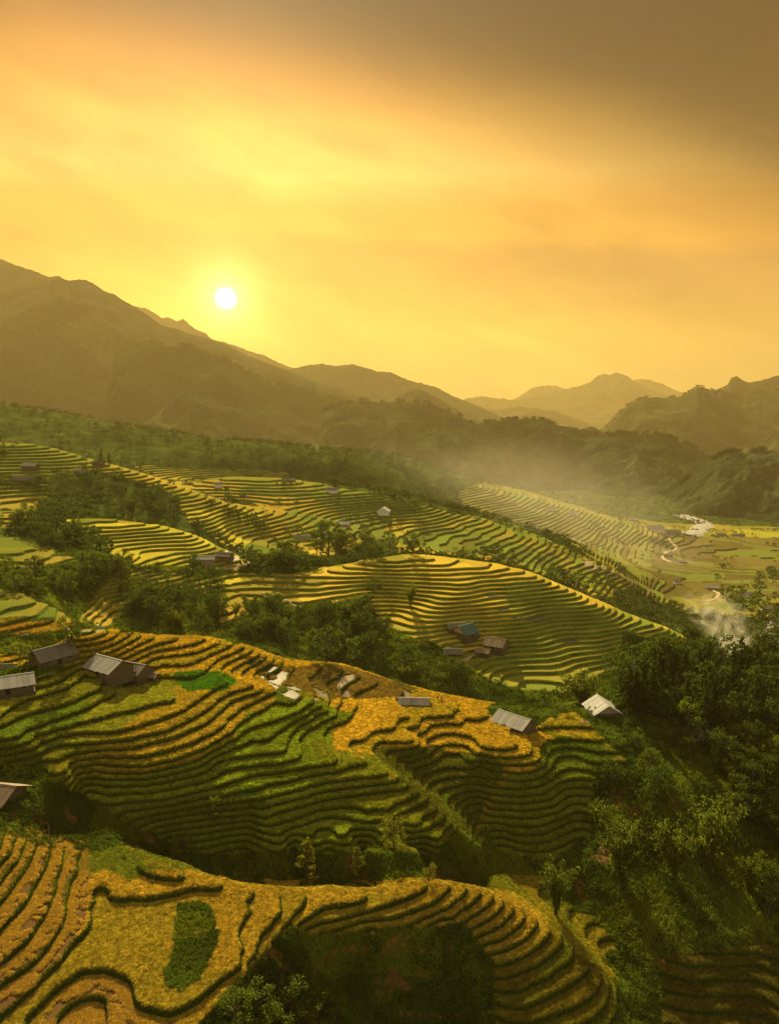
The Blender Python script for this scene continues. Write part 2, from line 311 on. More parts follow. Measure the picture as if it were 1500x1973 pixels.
# single ground points: px, py, z
PT = [
 (60,1560,-78.8),(10,1560,-78.2),(20,1530,-77.6),(30,1600,-79.2),(0,1500,-76.5),(80,1500,-77.5),(160,1530,-82),
 (185,1560,-84),(215,1590,-84.4),(330,1672,-84.9),(430,1700,-86),(200,1660,-84.9),
 (180,1740,-86.1),(300,1770,-86.1),(130,1880,-86.1),(300,1920,-86.2),(430,1760,-86.2),(440,1830,-86.3),(330,1850,-86.2),(200,1820,-86.1),
 (200,1930,-87.6),(180,1973,-88),
 (700,1835,-96),(850,1835,-99),(600,1835,-94),(700,1900,-100),(850,1900,-102.5),(560,1900,-95.5),(500,1960,-95.5),(700,1970,-103.5),(900,1970,-106),(620,1960,-101),
 (940,1700,-103.5),(1050,1745,-105.5),(1150,1830,-108.5),(1205,1900,-110.5),(1240,1970,-112.5),
 (250,1590,-87.5),(330,1640,-92),(420,1660,-94.2),(500,1690,-96.2),(640,1692,-98.3),(800,1692,-101.2),(900,1695,-103),(700,1665,-96.7),(560,1660,-95.2),
 (480,1620,-91.8),(430,1590,-88.8),(400,1620,-90.8),(480,1575,-88),(330,1590,-87.5),
 (790,1492,-89.5),(830,1530,-92.5),(880,1570,-96),(915,1620,-99.8),(850,1505,-92),(885,1530,-94),(925,1500,-93.3),(930,1560,-97.3),(940,1660,-102.5),
 (1100,1400,-88.6),(1158,1378,-88.4),(1060,1392,-88.4),(1080,1430,-89.8),(1180,1440,-90.4),(1250,1420,-91),(1350,1420,-92),(1480,1420,-93.5),(1200,1500,-93.5),
 (1300,1540,-95),(1450,1540,-96.5),(1200,1600,-98.6),(1350,1620,-99.4),(1490,1620,-100),(1150,1660,-102),(1200,1700,-103.5),(1350,1720,-103.8),(1480,1720,-104),
 (1300,1800,-106.2),(1430,1820,-106.5),(1300,1860,-108.6),(1450,1860,-108.4),(1300,1910,-110.5),(1450,1910,-110.2),(1320,1968,-112.5),(1480,1968,-112),
 (200,1290,-67.3),(25,1335,-67.2),(100,1262,-66),(140,1243,-65),(395,1320,-72.8),(300,1272,-70),(360,1290,-71.3),(230,1229,-66.5),(320,1230,-67.8),(400,1236,-69.3),(480,1256,-73),
 (560,1286,-78.6),(650,1284,-81.5),(720,1305,-84),(800,1332,-85.6),(880,1350,-86.5),(960,1363,-87.4),(985,1400,-87.4),(1120,1372,-88.4),(1200,1378,-89.5),
 (500,1300,-77),(620,1350,-80.2),(665,1320,-82),(560,1322,-79),(490,1320,-76),(450,1300,-74.8),(700,1350,-83.8),(700,1400,-84.1),(800,1360,-85.2),(760,1345,-84.2),
 (800,1405,-85.3),(870,1365,-86),(940,1430,-87.4),(900,1410,-87.1),
 # ravine behind the first hill
 (50,1222,-78),(150,1218,-80),(100,1160,-76),(30,1160,-74),(100,1100,-72),(20,1100,-71),(0,1050,-69),(40,1030,-70),(200,1150,-86),(150,1195,-85),(300,1180,-90),(450,1180,-92),
 (450,1140,-90),(560,1230,-100),(650,1200,-98),(560,1160,-93),(650,1260,-104),(750,1290,-108),(720,1230,-103.5),(850,1320,-113),(950,1340,-117),(1060,1350,-119.5),
 (200,1093,-76),(320,1099,-82),(450,1101,-86),(490,1085,-85),(390,1082,-81.5),
 (130,996,-66),(180,1000,-67),(250,1011,-70),(330,1023,-73),(400,1042,-77),(440,1062,-80),(220,1050,-74),(300,1060,-77.5),(320,1085,-80),
 (780,1092,-84),(850,1078,-84),(720,1085,-84.5),(670,1093,-85),(600,1110,-87),(950,1090,-86),(1000,1103,-88.5),(1080,1131,-94.5),(1150,1160,-101),(1230,1190,-107.5),(1310,1222,-114.5),
 (850,1130,-90),(850,1170,-96),(830,1200,-100.5),(900,1225,-105),(860,1245,-107),(950,1160,-96),(720,1150,-94),(760,1190,-100.5),(640,1140,-91),(560,1130,-89),(500,1110,-87),(1050,1180,-101),
 (1000,1180,-99.5),(1100,1220,-108),(1200,1270,-117),(1000,1240,-108.5),(1050,1300,-117),(970,1300,-115.5),(1150,1310,-120),(920,1280,-111.5),
 (1250,1345,-94),(1200,1340,-93),(1350,1340,-95.5),(1350,1312,-97),(1250,1318,-96.5),(1450,1312,-98.5),(1500,1340,-98),
 # second valley and the back hills
 (60,960,-68),(150,960,-69),(250,960,-72),(350,990,-82),(100,920,-58),(0,900,-51),(0,862,-42),(100,868,-44),(200,892,-53),(260,908,-58),(350,942,-70),(440,978,-84),(400,1000,-86),
 (450,1030,-98),(550,1030,-104),(640,1060,-112),(580,1070,-107),(560,990,-95),(650,1005,-106),(720,1040,-114),(800,1055,-120),(900,1060,-126),(1000,1090,-138),
 (450,922,-80),(560,926,-82),(640,946,-88),(740,967,-97),(840,984,-108),(740,990,-106),(640,975,-97),(540,960,-90),(880,1010,-118),(1000,1032,-130),(1100,1066,-146),(1200,1112,-160),
 (1000,1060,-134),(1100,1100,-150),(1180,1150,-163),
 (900,990,-150),(1000,1005,-166),(1100,1050,-188),(1200,1090,-200),(1260,1150,-200),(1330,1200,-190),
 (0,784,-12),(100,795,-21),(200,812,-36),(320,832,-53),(430,848,-66),(520,852,-70),(620,872,-86),(730,872,-88),(790,885,-100),(860,911,-118),(1000,952,-150),(1100,978,-172),(1180,1002,-190),
 (100,840,-50),(300,870,-70),(450,885,-80),(600,905,-92),(750,930,-112),(900,960,-140),(1000,985,-158),
 (1340,1012,-240),(1240,1010,-236),(1440,1025,-240),(1500,1060,-228),(1300,1060,-222),(1400,1060,-226),(1300,1110,-205),(1400,1110,-206),(1500,1130,-198),(1380,1150,-193),(1470,1190,-185),(1430,1240,-178),
]
# hidden ground behind crests: px (at its azimuth), distance, z
HID = [
 (330,148,-89),(430,143,-93),(560,146,-95.5),(700,150,-98),(850,153,-100.5),(960,157,-102.5),
 (100,226,-74),(230,240,-76),(320,250,-80),(400,255,-84),(480,258,-88),(560,262,-93),(650,268,-98),(720,270,-102),(800,262,-105),(880,255,-107),(960,255,-110),(1060,255,-112),(1140,258,-110),
 (300,290,-90),(450,295,-94),(1250,300,-108),(1350,300,-112),(1450,305,-115),(1250,330,-120),(1350,350,-135),(1450,380,-145),
 (130,490,-74),(250,485,-80),(330,475,-84),(400,465,-88),(470,450,-92),
 (700,450,-95),(800,460,-96),(850,460,-97),(950,455,-100),(1050,445,-108),(1150,440,-118),(1230,440,-128),(1310,440,-140),
 (0,1050,-75),(100,920,-72),(200,800,-76),(300,760,-84),(440,720,-98),
 (450,1050,-105),(560,1060,-112),(640,1040,-118),(740,1000,-128),(840,980,-138),(1000,920,-150),(1100,900,-162),(1200,860,-172),
 (0,2300,-160),(200,2200,-180),(430,2000,-180),(620,1800,-190),(730,1800,-200),(860,1900,-235),(1000,2000,-240),(1180,2000,-245),
 (0,2900,-255),(400,2900,-255),(800,2900,-255),(1200,2900,-255),(1500,2900,-255),(1340,2100,-245),(1500,2000,-245),
 (-250,100,-80),(-250,200,-66),(-250,400,-66),(-250,900,-45),(-250,1500,-30),(1750,120,-106),(1750,160,-102),(1750,260,-99),(1750,330,-110),(1750,700,-180),(1750,1500,-235),
 (0,85,-86),(400,85,-90),(750,88,-98),(1100,92,-108),(1500,95,-112),
]
pts = []
for k, ln in LV:
    ln = np.array(ln, float); seg = np.hypot(*np.diff(ln, axis=0).T); s = np.r_[0, np.cumsum(seg)]
    n = max(2, int(s[-1] / 30) + 1); q = np.linspace(0, s[-1], n)
    for a, b in zip(np.interp(q, s, ln[:, 0]), np.interp(q, s, ln[:, 1])): pts.append((a, b, Z0 - STEP * k))
pts += PT
P = np.array(pts); a_, t_ = az_t(P[:, 0], P[:, 1]); d_ = P[:, 2] / t_
H = np.array(HID, float); ah = np.arctan((H[:, 0] - CX) / F)
CA = np.r_[a_, ah]; CU = np.r_[np.log(d_), np.log(H[:, 1])]; CT = np.r_[t_, H[:, 2] / H[:, 1]]
keep = np.ones(len(CA), bool)                        # thin coincident controls
o_ = np.argsort(CA)
CAs, CUs = CA[o_], CU[o_]
for i in range(len(CAs)):
    if not keep[o_[i]]: continue
    j = i + 1
    while j < len(CAs) and CAs[j] - CAs[i] < .004:
        if abs(CUs[j] - CUs[i]) < .006: keep[o_[j]] = False
        j += 1
CA, CU, CT = CA[keep], CU[keep], CT[keep]
def tps_fit(x, y, v, lam):
    n = len(x); r2 = (x[:, None] - x) ** 2 + (y[:, None] - y) ** 2
    K = .5 * r2 * np.log(r2 + 1e-12) + lam * np.eye(n)
    A = np.zeros((n + 3, n + 3)); A[:n, :n] = K; Q = np.c_[np.ones(n), x, y]; A[:n, n:] = Q; A[n:, :n] = Q.T
    return np.linalg.solve(A, np.r_[v, 0, 0, 0])
wts = tps_fit(CA, CU, CT, 2e-5)
NA, U0, U1, DU, A1 = 341, math.log(78.), math.log(2700.), .0040, .56
NU = int((U1 - U0) / DU) + 1
ga = np.linspace(-A1, A1, NA); gu = U0 + DU * np.arange(NU)
GT = np.zeros((NU, NA)); n_ = len(CA)
c_ga = np.linspace(-A1, A1, 171); c_gu = U0 + DU * 2 * np.arange(NU // 2 + 2)
CG = np.zeros((len(c_gu), 171))
for i0 in range(0, len(c_gu), 24):
    uu = c_gu[i0:i0 + 24]; X, Y = np.meshgrid(c_ga, uu); X = X.ravel(); Y = Y.ravel()
    r2 = (X[:, None] - CA) ** 2 + (Y[:, None] - CU) ** 2
    v = (.5 * r2 * np.log(r2 + 1e-12)) @ wts[:n_] + wts[n_] + wts[n_ + 1] * X + wts[n_ + 2] * Y
    CG[i0:i0 + 24] = v.reshape(len(uu), -1)
def bil(G, fi, fj):
    fi = np.clip(fi, 0, G.shape[0] - 1.001); fj = np.clip(fj, 0, G.shape[1] - 1.001)
    i = fi.astype(int); j = fj.astype(int); a = fi - i; b = fj - j
    return (G[i, j] * (1 - b) + G[i, j + 1] * b) * (1 - a) + (G[i + 1, j] * (1 - b) + G[i + 1, j + 1] * b) * a
AA, UU = np.meshgrid(ga, gu)
def cubic_up():                                       # smooth refinement of the coarse grid
    def up(G):                                        # catmull along axis 0
        m = np.pad(G, ((1, 2), (0, 0)), 'edge'); a, b, c, d = m[:-3], m[1:-2], m[2:-1], m[3:]
        mid = (-a + 9 * b + 9 * c - d) / 16; o = np.empty((2 * len(G), G.shape[1])); o[0::2] = G; o[1::2] = mid[:len(G)]; return o
    g = up(CG)[:NU]; return up(g.T)[:NA].T
GT = cubic_up()
DD = np.exp(UU); XX = DD * np.sin(AA); YY = DD * np.cos(AA)
HH = GT * DD
HH = np.clip(HH, -262, 20)
PX, PY = project(XX, YY, HH)

# ------------------------------------------------------------------ regions
POLY_T = {
 'spur': [(-60,1570),(155,1555),(240,1625),(330,1664),(480,1694),(700,1700),(900,1700),(1060,1768),(1185,1885),(1195,2100),(960,2100),(955,1860),(900,1785),(760,1792),(600,1808),(560,1790),(500,1845),(455,1900),(400,1960),(330,2100),(-60,2100)],
 'hillB': [(-60,1345),(150,1290),(300,1310),(345,1300),(480,1325),(600,1352),(655,1360),(655,1437),(730,1430),(760,1490),(860,1570),(885,1600),(830,1655),(740,1642),(550,1647),(545,1645),(420,1648),(340,1632),(255,1590),(200,1556),(120,1520),(60,1480),(-60,1475)],
 'plateau': [(648,1345),(740,1342),(940,1368),(960,1400),(1000,1415),(1035,1405),(1060,1385),(1110,1440),(1145,1480),(1135,1612),(1060,1662),(960,1642),(935,1600),(928,1490),(820,1480),(720,1452),(655,1437)],
 'gully': [(730,1450),(925,1480),(932,1640),(890,1605),(800,1520)],
 'strips': [(1066,1385),(1105,1375),(1205,1470),(1190,1492),(1140,1480)],
 'crown': [(-60,1225),(60,1212),(215,1205),(230,1222),(400,1229),(480,1249),(560,1279),(650,1278),(800,1326),(960,1359),(940,1368),(740,1346),(650,1365),(480,1335),(300,1310),(150,1290),(60,1290),(-60,1300)],
 'se': [(1265,1850),(1440,1825),(1600,1790),(1600,2100),(1290,2100)],
 'patch': [(945,1690),(1040,1690),(1095,1755),(1140,1770),(1195,1830),(1150,1855),(1065,1775),(940,1725)],
 'small': [(425,1545),(480,1545),(530,1600),(545,1645),(480,1650),(420,1600)],
 'hillD': [(420,1102),(560,1102),(640,1088),(850,1070),(1000,1095),(1150,1152),(1320,1218),(1320,1245),(1200,1215),(1190,1290),(1090,1345),(960,1325),(900,1290),(860,1250),(800,1240),(740,1205),(700,1150),(640,1165),(560,1170),(480,1150)],
 'hillD2': [(110,990),(250,1005),(400,1036),(495,1085),(460,1096),(220,1088),(205,1040),(130,1010)],
 'west': [(-60,1130),(60,1145),(150,1200),(130,1225),(-60,1230)],
 'west2': [(150,1195),(215,1110),(255,1112),(240,1180),(200,1210)],
 'west3': [(-60,1025),(60,1040),(160,1085),(40,1090),(-60,1085)],
 'backL': [(-60,855),(100,860),(200,885),(262,900),(440,970),(560,980),(680,1005),(700,1060),(600,1078),(480,1078),(370,1010),(330,950),(250,925),(190,910),(100,905),(90,985),(-60,985)],
 'patch2': [(415,1150),(470,1150),(480,1190),(425,1205)],
 'backF': [(450,915),(560,920),(740,958),(880,990),(1000,1018),(1210,1108),(1230,1150),(1100,1100),(900,1062),(760,1050),(560,985),(440,960)],
 'behind': [(770,1042),(900,1064),(1100,1102),(1215,1152),(1150,1152),(1000,1092),(850,1070),(770,1082)],
 'spurG': [(255,896),(420,902),(560,910),(560,920),(450,914),(438,968),(300,918)],
 'midL': [(-60,985),(90,985),(70,1005),(-60,1030)],
 'belowroad': [(250,1104),(420,1104),(470,1150),(420,1150),(330,1128),(255,1125)],
 'vale': [(940,925),(1180,995),(1250,1005),(1500,1015),(1600,1015),(1600,1150),(1480,1190),(1350,1190),(1240,1150),(1200,1110),(1050,1025),(900,985),(880,950)],
}
Wt = np.zeros(PX.shape)
DM = {'spur': (80, 152), 'hillB': (140, 222), 'plateau': (150, 236), 'gully': (150, 215), 'strips': (170, 240), 'crown': (180, 275), 'se': (80, 165), 'patch': (140, 180),
      'small': (140, 180), 'hillD': (300, 440), 'hillD2': (360, 475), 'west': (240, 380), 'west2': (290, 380), 'west3': (330, 450), 'backL': (500, 1000), 'patch2': (300, 420), 'backF': (560, 1060), 'vale': (600, 1900), 'behind': (450, 800), 'spurG': (600, 1250), 'midL': (440, 640), 'belowroad': (320, 400)}
# the maps below are worked out from where ground is SEEN; ground hidden behind a crest takes the wild default
jx = PX + 5 * fbm(XX / 9, YY / 9, 2, 5); jy = PY + 4 * fbm(XX / 9, YY / 9, 2, 6)
RID = np.zeros(PX.shape, int); names = list(POLY_T)
for i, nme in enumerate(names):
    a, b = DM[nme]; m = in_poly(jx, jy, POLY_T[nme]) & (DD > a) & (DD < b)
    Wt[m] = 1.0; RID[m] = i + 1
def blur(G, n):
    for _ in range(n):
        G = (np.roll(G, 1, 0) + np.roll(G, -1, 0) + np.roll(G, 1, 1) + np.roll(G, -1, 1) + 2 * G) / 6
    return G
Ws = np.clip(blur(Wt, 2) * 1.6 - .3, 0, 1)
# meander of the terraces where no line was traced, roughness on wild ground
far = np.clip((DD - 250) / 60, 0, 1)
HH = HH + far * (np.where(DD < 520, 2.6, 1.6) * fbm(XX / 42, YY / 42, 3, 11) + .5 * fbm(XX / 12, YY / 12, 2, 12)) + np.clip((DD - 600) / 200, 0, 1) * 2.5 * fbm(XX / 120, YY / 120, 3, 13)
HH = HH + (1 - far) * .22 * fbm(XX / 7, YY / 7, 2, 15)
HH = HH + (1 - Ws) * (.5 * fbm(XX / 3.2, YY / 3.2, 3, 21) + .8 * fbm(XX / 14, YY / 14, 3, 22) + far * 2.0 * fbm(XX / 30, YY / 30, 3, 23))
flat_w = np.zeros_like(HH)
def step_of(d): return np.where(d < 280, STEP, np.where(d < 520, 1.35, np.where(d < 1100, 2.0, 2.2)))
gy_, gx_ = np.gradient(HH); SL = np.hypot(gy_ / (DU * DD), gx_ / ((2 * A1 / (NA - 1)) * DD)); SL = blur(SL, 2)
def phi_of(sl, s): return np.clip(.60 * sl / s, .05, .24)
def T(h, s, phi):
    q = (h - Z0) / s; n = np.floor(q + 1e-6); f = np.clip(q - n, 0, 1)
    g = np.where(f < phi, .93 * f / phi, .93 + .07 * (f - phi) / (1 - phi))
    return Z0 + s * (n + g), n, f
BRK = (.06, .14, .26)
Tz, _, _ = T(HH, step_of(DD), phi_of(SL, step_of(DD))); FZ = HH + Ws * (Tz - HH)        # final surface on the grid
def g_idx(x, y):
    d = np.hypot(x, y); a = np.arctan2(x, y)
    return (np.log(d) - U0) / DU, (a + A1) / (2 * A1) * (NA - 1), d
def ground(x, y):
    fi, fj, d = g_idx(np.asarray(x, float), np.asarray(y, float))
    h = bil(HH, fi, fj); wv = bil(Ws, fi, fj); sl = bil(SL, fi, fj); t, _, _ = T(h, step_of(d), phi_of(sl, step_of(d))); return h + wv * (t - h)
def hit(px, py, dmin=70., dmax=2600.):
    """first ground point seen at a photograph pixel"""
    x, y, z = [float(v) for v in ray(px, py)]; h = math.hypot(x, y)
    d = np.exp(np.arange(math.log(dmin), math.log(dmax), .002)); X = x / h * d; Y = y / h * d; Z = z / h * d
    g = ground(X, Y); b = np.nonzero(Z <= g)[0]
    i = b[0] if len(b) else len(d) - 1
    return float(X[i]), float(Y[i]), float(g[i])

# ------------------------------------------------------------------ slice the sheet along the terrace edges
idx = np.arange(NU * NA).reshape(NU, NA)
a, b, c, d4 = idx[:-1, :-1].ravel(), idx[:-1, 1:].ravel(), idx[1:, 1:].ravel(), idx[1:, :-1].ravel()
flip = (np.add.outer(np.arange(NU - 1), np.arange(NA - 1)).ravel() % 2).astype(bool)
TR = np.concatenate([np.where(flip[:, None], np.c_[a, b, c], np.c_[a, b, d4]), np.where(flip[:, None], np.c_[a, c, d4], np.c_[b, c, d4])])
VX, VY, VH, VW = [g.ravel() for g in (XX, YY, HH, Ws)]
VPX, VPY = [g.ravel() for g in (PX, PY)]
ts = step_of(np.hypot(VX[TR].mean(1), VY[TR].mean(1)))
act = (VW[TR].max(1) > .02)
done_T, done_s = [TR[~act]], [ts[~act]]
TR, ts = TR[act], ts[act]
V = np.c_[VX, VY, VH, VW, SL.ravel()]
for it in range(120):
    h = V[TR, 2]; o = np.argsort(h, 1, kind='stable'); par = ((o[:, 0] + 1) % 3 != o[:, 1])
    TRo = np.take_along_axis(TR, o, 1); h = np.take_along_axis(h, o, 1)
    q = (h[:, 0] - Z0) / ts + 1e-5; n = np.floor(q); f = q - n
    bq = np.where(f < BRK[0], n + BRK[0], np.where(f < BRK[1], n + BRK[1], np.where(f < BRK[2], n + BRK[2], n + 1))); bz = Z0 + bq * ts
    cut = bz < h[:, 2] - ts * 2e-5
    done_T.append(TR[~cut]); done_s.append(ts[~cut])
    if not cut.any(): break
    TRo, h, bz, s2, par = TRo[cut], h[cut], bz[cut], ts[cut], par[cut]
    def inter(i, j):
        t = (bz - V[i, 2]) / (V[j, 2] - V[i, 2]); p = V[i] + (V[j] - V[i]) * np.clip(t, 0, 1)[:, None]; p[:, 2] = bz; return p
    v0, v1, v2 = TRo.T
    P_ = inter(v0, v2); low = bz < V[v1, 2]
    Q_ = np.where(low[:, None], inter(v0, v1), 0); Q2 = inter(v1, v2)
    Q_ = np.where(low[:, None], Q_, Q2)
    Q_ = np.where(np.isfinite(Q_), Q_, P_)
    base = len(V); m = len(P_); ip = base + np.arange(m); iq = ip + m; V = np.r_[V, P_, Q_]
    A_ = np.where(low[:, None], np.c_[v0, iq, ip], np.c_[v0, v1, ip])
    B_ = np.where(low[:, None], np.c_[iq, v1, ip], np.c_[v1, iq, ip])
    C_ = np.where(low[:, None], np.c_[v1, v2, ip], np.c_[iq, v2, ip])
    out = []
    for X_ in (A_, B_, C_): out.append(np.where(par[:, None], X_[:, ::-1], X_))
    TR = np.concatenate(out); ts = np.concatenate([s2, s2, s2])
TR = np.concatenate(done_T); ts = np.concatenate(done_s)
key = np.round(V[:, :3] * 500).astype(np.int64)
kk = key[:, 0] * 7919003 + key[:, 1] * 104729011 + key[:, 2] * 15485863
_, first, inv = np.unique(kk, return_index=True, return_inverse=True)
V = V[first]; TR = inv.ravel()[TR]
TR = TR[(TR[:, 0] != TR[:, 1]) & (TR[:, 1] != TR[:, 2]) & (TR[:, 0] != TR[:, 2])] if False else TR
ok = (TR[:, 0] != TR[:, 1]) & (TR[:, 1] != TR[:, 2]) & (TR[:, 0] != TR[:, 2]); TR, ts = TR[ok], ts[ok]
# orientation up
p0, p1, p2 = V[TR[:, 0]], V[TR[:, 1]], V[TR[:, 2]]
cr = (p1[:, 0] - p0[:, 0]) * (p2[:, 1] - p0[:, 1]) - (p1[:, 1] - p0[:, 1]) * (p2[:, 0] - p0[:, 0])
TR = np.where((cr < 0)[:, None], TR[:, ::-1], TR)
cen = V[TR].mean(1); cd = np.hypot(cen[:, 0], cen[:, 1])
qc = (cen[:, 2] - Z0) / ts; lev = np.floor(qc).astype(int); phic = phi_of(cen[:, 4], ts); riser = (qc - lev) < phic
wet_terr = cen[:, 3] > .5
# terraced height: T is continuous across risers and treads only if evaluated with the step of the face; use step by distance of the vertex
vs = step_of(np.hypot(V[:, 0], V[:, 1]))
Tv, _, _ = T(V[:, 2], vs, phi_of(V[:, 4], vs)); VZ = V[:, 2] + V[:, 3] * (Tv - V[:, 2])
cpx, cpy = project(cen[:, 0], cen[:, 1], cen[:, 2])
print('tris', len(TR), 'verts', len(V))

# ------------------------------------------------------------------ colour of every field
GOLD, AMBER, YG, GREEN, DGREEN = (.48, .325, .042), (.40, .215, .035), (.27, .255, .035), (.125, .17, .022), (.055, .085, .016)
SOIL, MUD, WILD, RIM = (.15, .075, .03), (.10, .065, .035), (.08, .11, .022), (.05, .07, .014)
COLP = [   # polygon, colour, jitter
 ([(-60,1205),(700,1180),(760,1330),(960,1360),(940,1372),(655,1362),(480,1335),(300,1310),(150,1290),(-60,1300)], GOLD, .15),
 ([(-60,1300),(150,1285),(345,1300),(340,1380),(100,1460),(-60,1470)], YG, .35),
 ([(100,1555),(170,1555),(240,1610),(330,1664),(330,1690),(250,1650),(210,1700),(175,1690),(165,1620)], (.20,.21,.03), .2),
 ([(230,1420),(345,1330),(480,1325),(530,1355),(470,1420),(370,1500),(230,1505),(160,1460)], (.40,.29,.04), .18),
 ([(430,1450),(500,1370),(640,1355),(655,1437),(735,1430),(760,1490),(870,1580),(830,1660),(540,1650),(500,1540),(400,1560),(200,1565),(200,1515)], (.26,.29,.03), .2),
 ([(600,1437),(735,1430),(760,1490),(870,1580),(830,1660),(640,1560)], (.27,.26,.03), .15),
 ([(648,1340),(940,1365),(1010,1410),(1045,1440),(1048,1482),(930,1482),(820,1478),(655,1440)], (.50,.345,.045), .12),
 ([(930,1485),(1050,1482),(1060,1455),(1145,1470),(1135,1612),(1060,1665),(950,1645)], (.21,.235,.028), .2),
 ([(1035,1390),(1062,1385),(1145,1480),(1060,1468)], (.14,.19,.022), .1),
 ([(200,1545),(400,1550),(545,1600),(545,1650),(420,1652),(330,1640),(240,1590)], (.17,.20,.028), .25),
 ([(-60,1440),(100,1440),(200,1540),(-60,1500)], (.15,.16,.025), .25),
 ([(1066,1385),(1105,1375),(1205,1470),(1190,1492)], GOLD, .2),
 ([(730,1450),(925,1480),(932,1640),(800,1520)], (.16,.15,.025), .2),
 ([(338,1302),(375,1298),(430,1300),(457,1318),(430,1338),(360,1336),(340,1322)], (.10,.20,.02), .02),
 ([(-60,1570),(170,1555),(180,1715),(165,1790),(60,1930),(-60,2000)], (.42,.29,.05), .2),
 ([(175,1690),(250,1650),(330,1690),(480,1694),(900,1700),(1000,1735),(1080,1810),(960,1860),(900,1785),(600,1808),(500,1850),(330,2100),(60,2000),(170,1790)], (.43,.305,.048), .12),
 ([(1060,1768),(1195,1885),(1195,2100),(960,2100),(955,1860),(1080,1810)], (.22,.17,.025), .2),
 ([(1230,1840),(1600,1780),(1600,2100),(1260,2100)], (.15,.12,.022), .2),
 ([(60,985),(260,1000),(500,1080),(460,1100),(200,1095)], (.52,.44,.04), .15),
 ([(640,1085),(850,1070),(1000,1095),(1150,1152),(1320,1218),(1320,1240),(1100,1180),(950,1200),(900,1245),(740,1205),(640,1170),(560,1160),(600,1110)], (.56,.41,.045), .22),
 ([(1000,1120),(1150,1170),(1310,1225),(1190,1300),(1090,1345),(900,1290)], (.30,.29,.035), .3),
 ([(250,905),(440,970),(600,985),(600,1020),(440,1000),(330,960)], (.40,.29,.035), .25),
 ([(1300,1030),(1600,1020),(1600,1045),(1300,1030)], (.35,.34,.03), .2),
 ([(1180,1030),(1600,1040),(1600,1150),(1200,1160)], (.15,.125,.03), .35),
 ([(900,925),(1180,990),(1250,1005),(1240,1130),(1050,1030),(880,985)], (.22,.20,.035), .45),
 ([(450,960),(560,960),(760,1000),(1000,1050),(1200,1112),(1000,1080),(760,1050)], (.16,.18,.03), .4),
]
WATERP = [([(15,1240),(70,1208),(215,1208),(210,1222),(100,1236),(40,1252)], .9), ([(455,1265),(500,1268),(640,1345),(700,1300),(640,1284),(690,1290),(800,1340),(760,1352),(560,1355),(500,1310)], .5),
          ([(930,1140),(1000,1165),(1100,1215),(1120,1250),(1040,1225),(960,1180)], .5), ([(1110,1075),(1200,1110),(1205,1122),(1120,1095)], .6),
          ([(430,1050),(465,1062),(460,1090),(440,1085)], .3)]
def region_colour(px, py, comp_rand, x, y):
    c = np.empty((len(px), 3)); m0 = vnoise(x / 45, y / 45, 31); m1 = vnoise(x / 18, y / 18, 33)
    k = np.clip(m0 * 1.1 + (comp_rand - .5) * .7, 0, 1)[:, None]
    c[:] = np.array(GREEN) * 1.1 * (1 - k) + np.array((.34, .27, .035)) * k
    for poly, base, j in COLP:
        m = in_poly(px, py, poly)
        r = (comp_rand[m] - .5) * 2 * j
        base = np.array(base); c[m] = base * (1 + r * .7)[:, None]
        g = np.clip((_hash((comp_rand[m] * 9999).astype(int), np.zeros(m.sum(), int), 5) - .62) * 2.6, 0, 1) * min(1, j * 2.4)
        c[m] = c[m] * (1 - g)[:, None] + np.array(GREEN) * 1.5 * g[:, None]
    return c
# field cells: level x jittered Voronoi cell along the contour
def cell_id(x, y, size, seed):
    gx, gy = np.floor(x / size).astype(int), np.floor(y / size).astype(int)
    best = np.full(len(x), 1e9); cid = np.zeros(len(x), np.int64)
    for ox in (-1, 0, 1):
        for oy in (-1, 0, 1):
            ix, iy = gx + ox, gy + oy
            sx = (ix + .15 + .7 * _hash(ix, iy, seed)) * size; sy = (iy + .15 + .7 * _hash(ix, iy, seed + 9)) * size
            dd = (x - sx) ** 2 + (y - sy) ** 2; m = dd < best; best[m] = dd[m]; cid[m] = (ix * 4001 + iy)[m]
    return cid
size = np.where(cd < 280, 34., np.where(cd < 520, 45., 80.))
cid = np.zeros(len(TR), np.int64)
wx = cen[:, 0] + 4 * fbm(cen[:, 0] / 10, cen[:, 1] / 10, 2, 41); wy = cen[:, 1] + 4 * fbm(cen[:, 0] / 10, cen[:, 1] / 10, 2, 42)
for sz in (34., 45., 80.):
    m = size == sz; cid[m] = cell_id(wx[m], wy[m], sz, int(sz))
comp = (cid * 1009 + lev * 2 + 77) % (2 ** 40)
u_, ci = np.unique(comp, return_inverse=True); ci = ci.ravel()
cnt = np.bincount(ci); mpx = np.bincount(ci, cpx) / cnt; mpy = np.bincount(ci, cpy) / cnt
crand = _hash(np.arange(len(u_)), np.arange(len(u_)) * 3, 99)
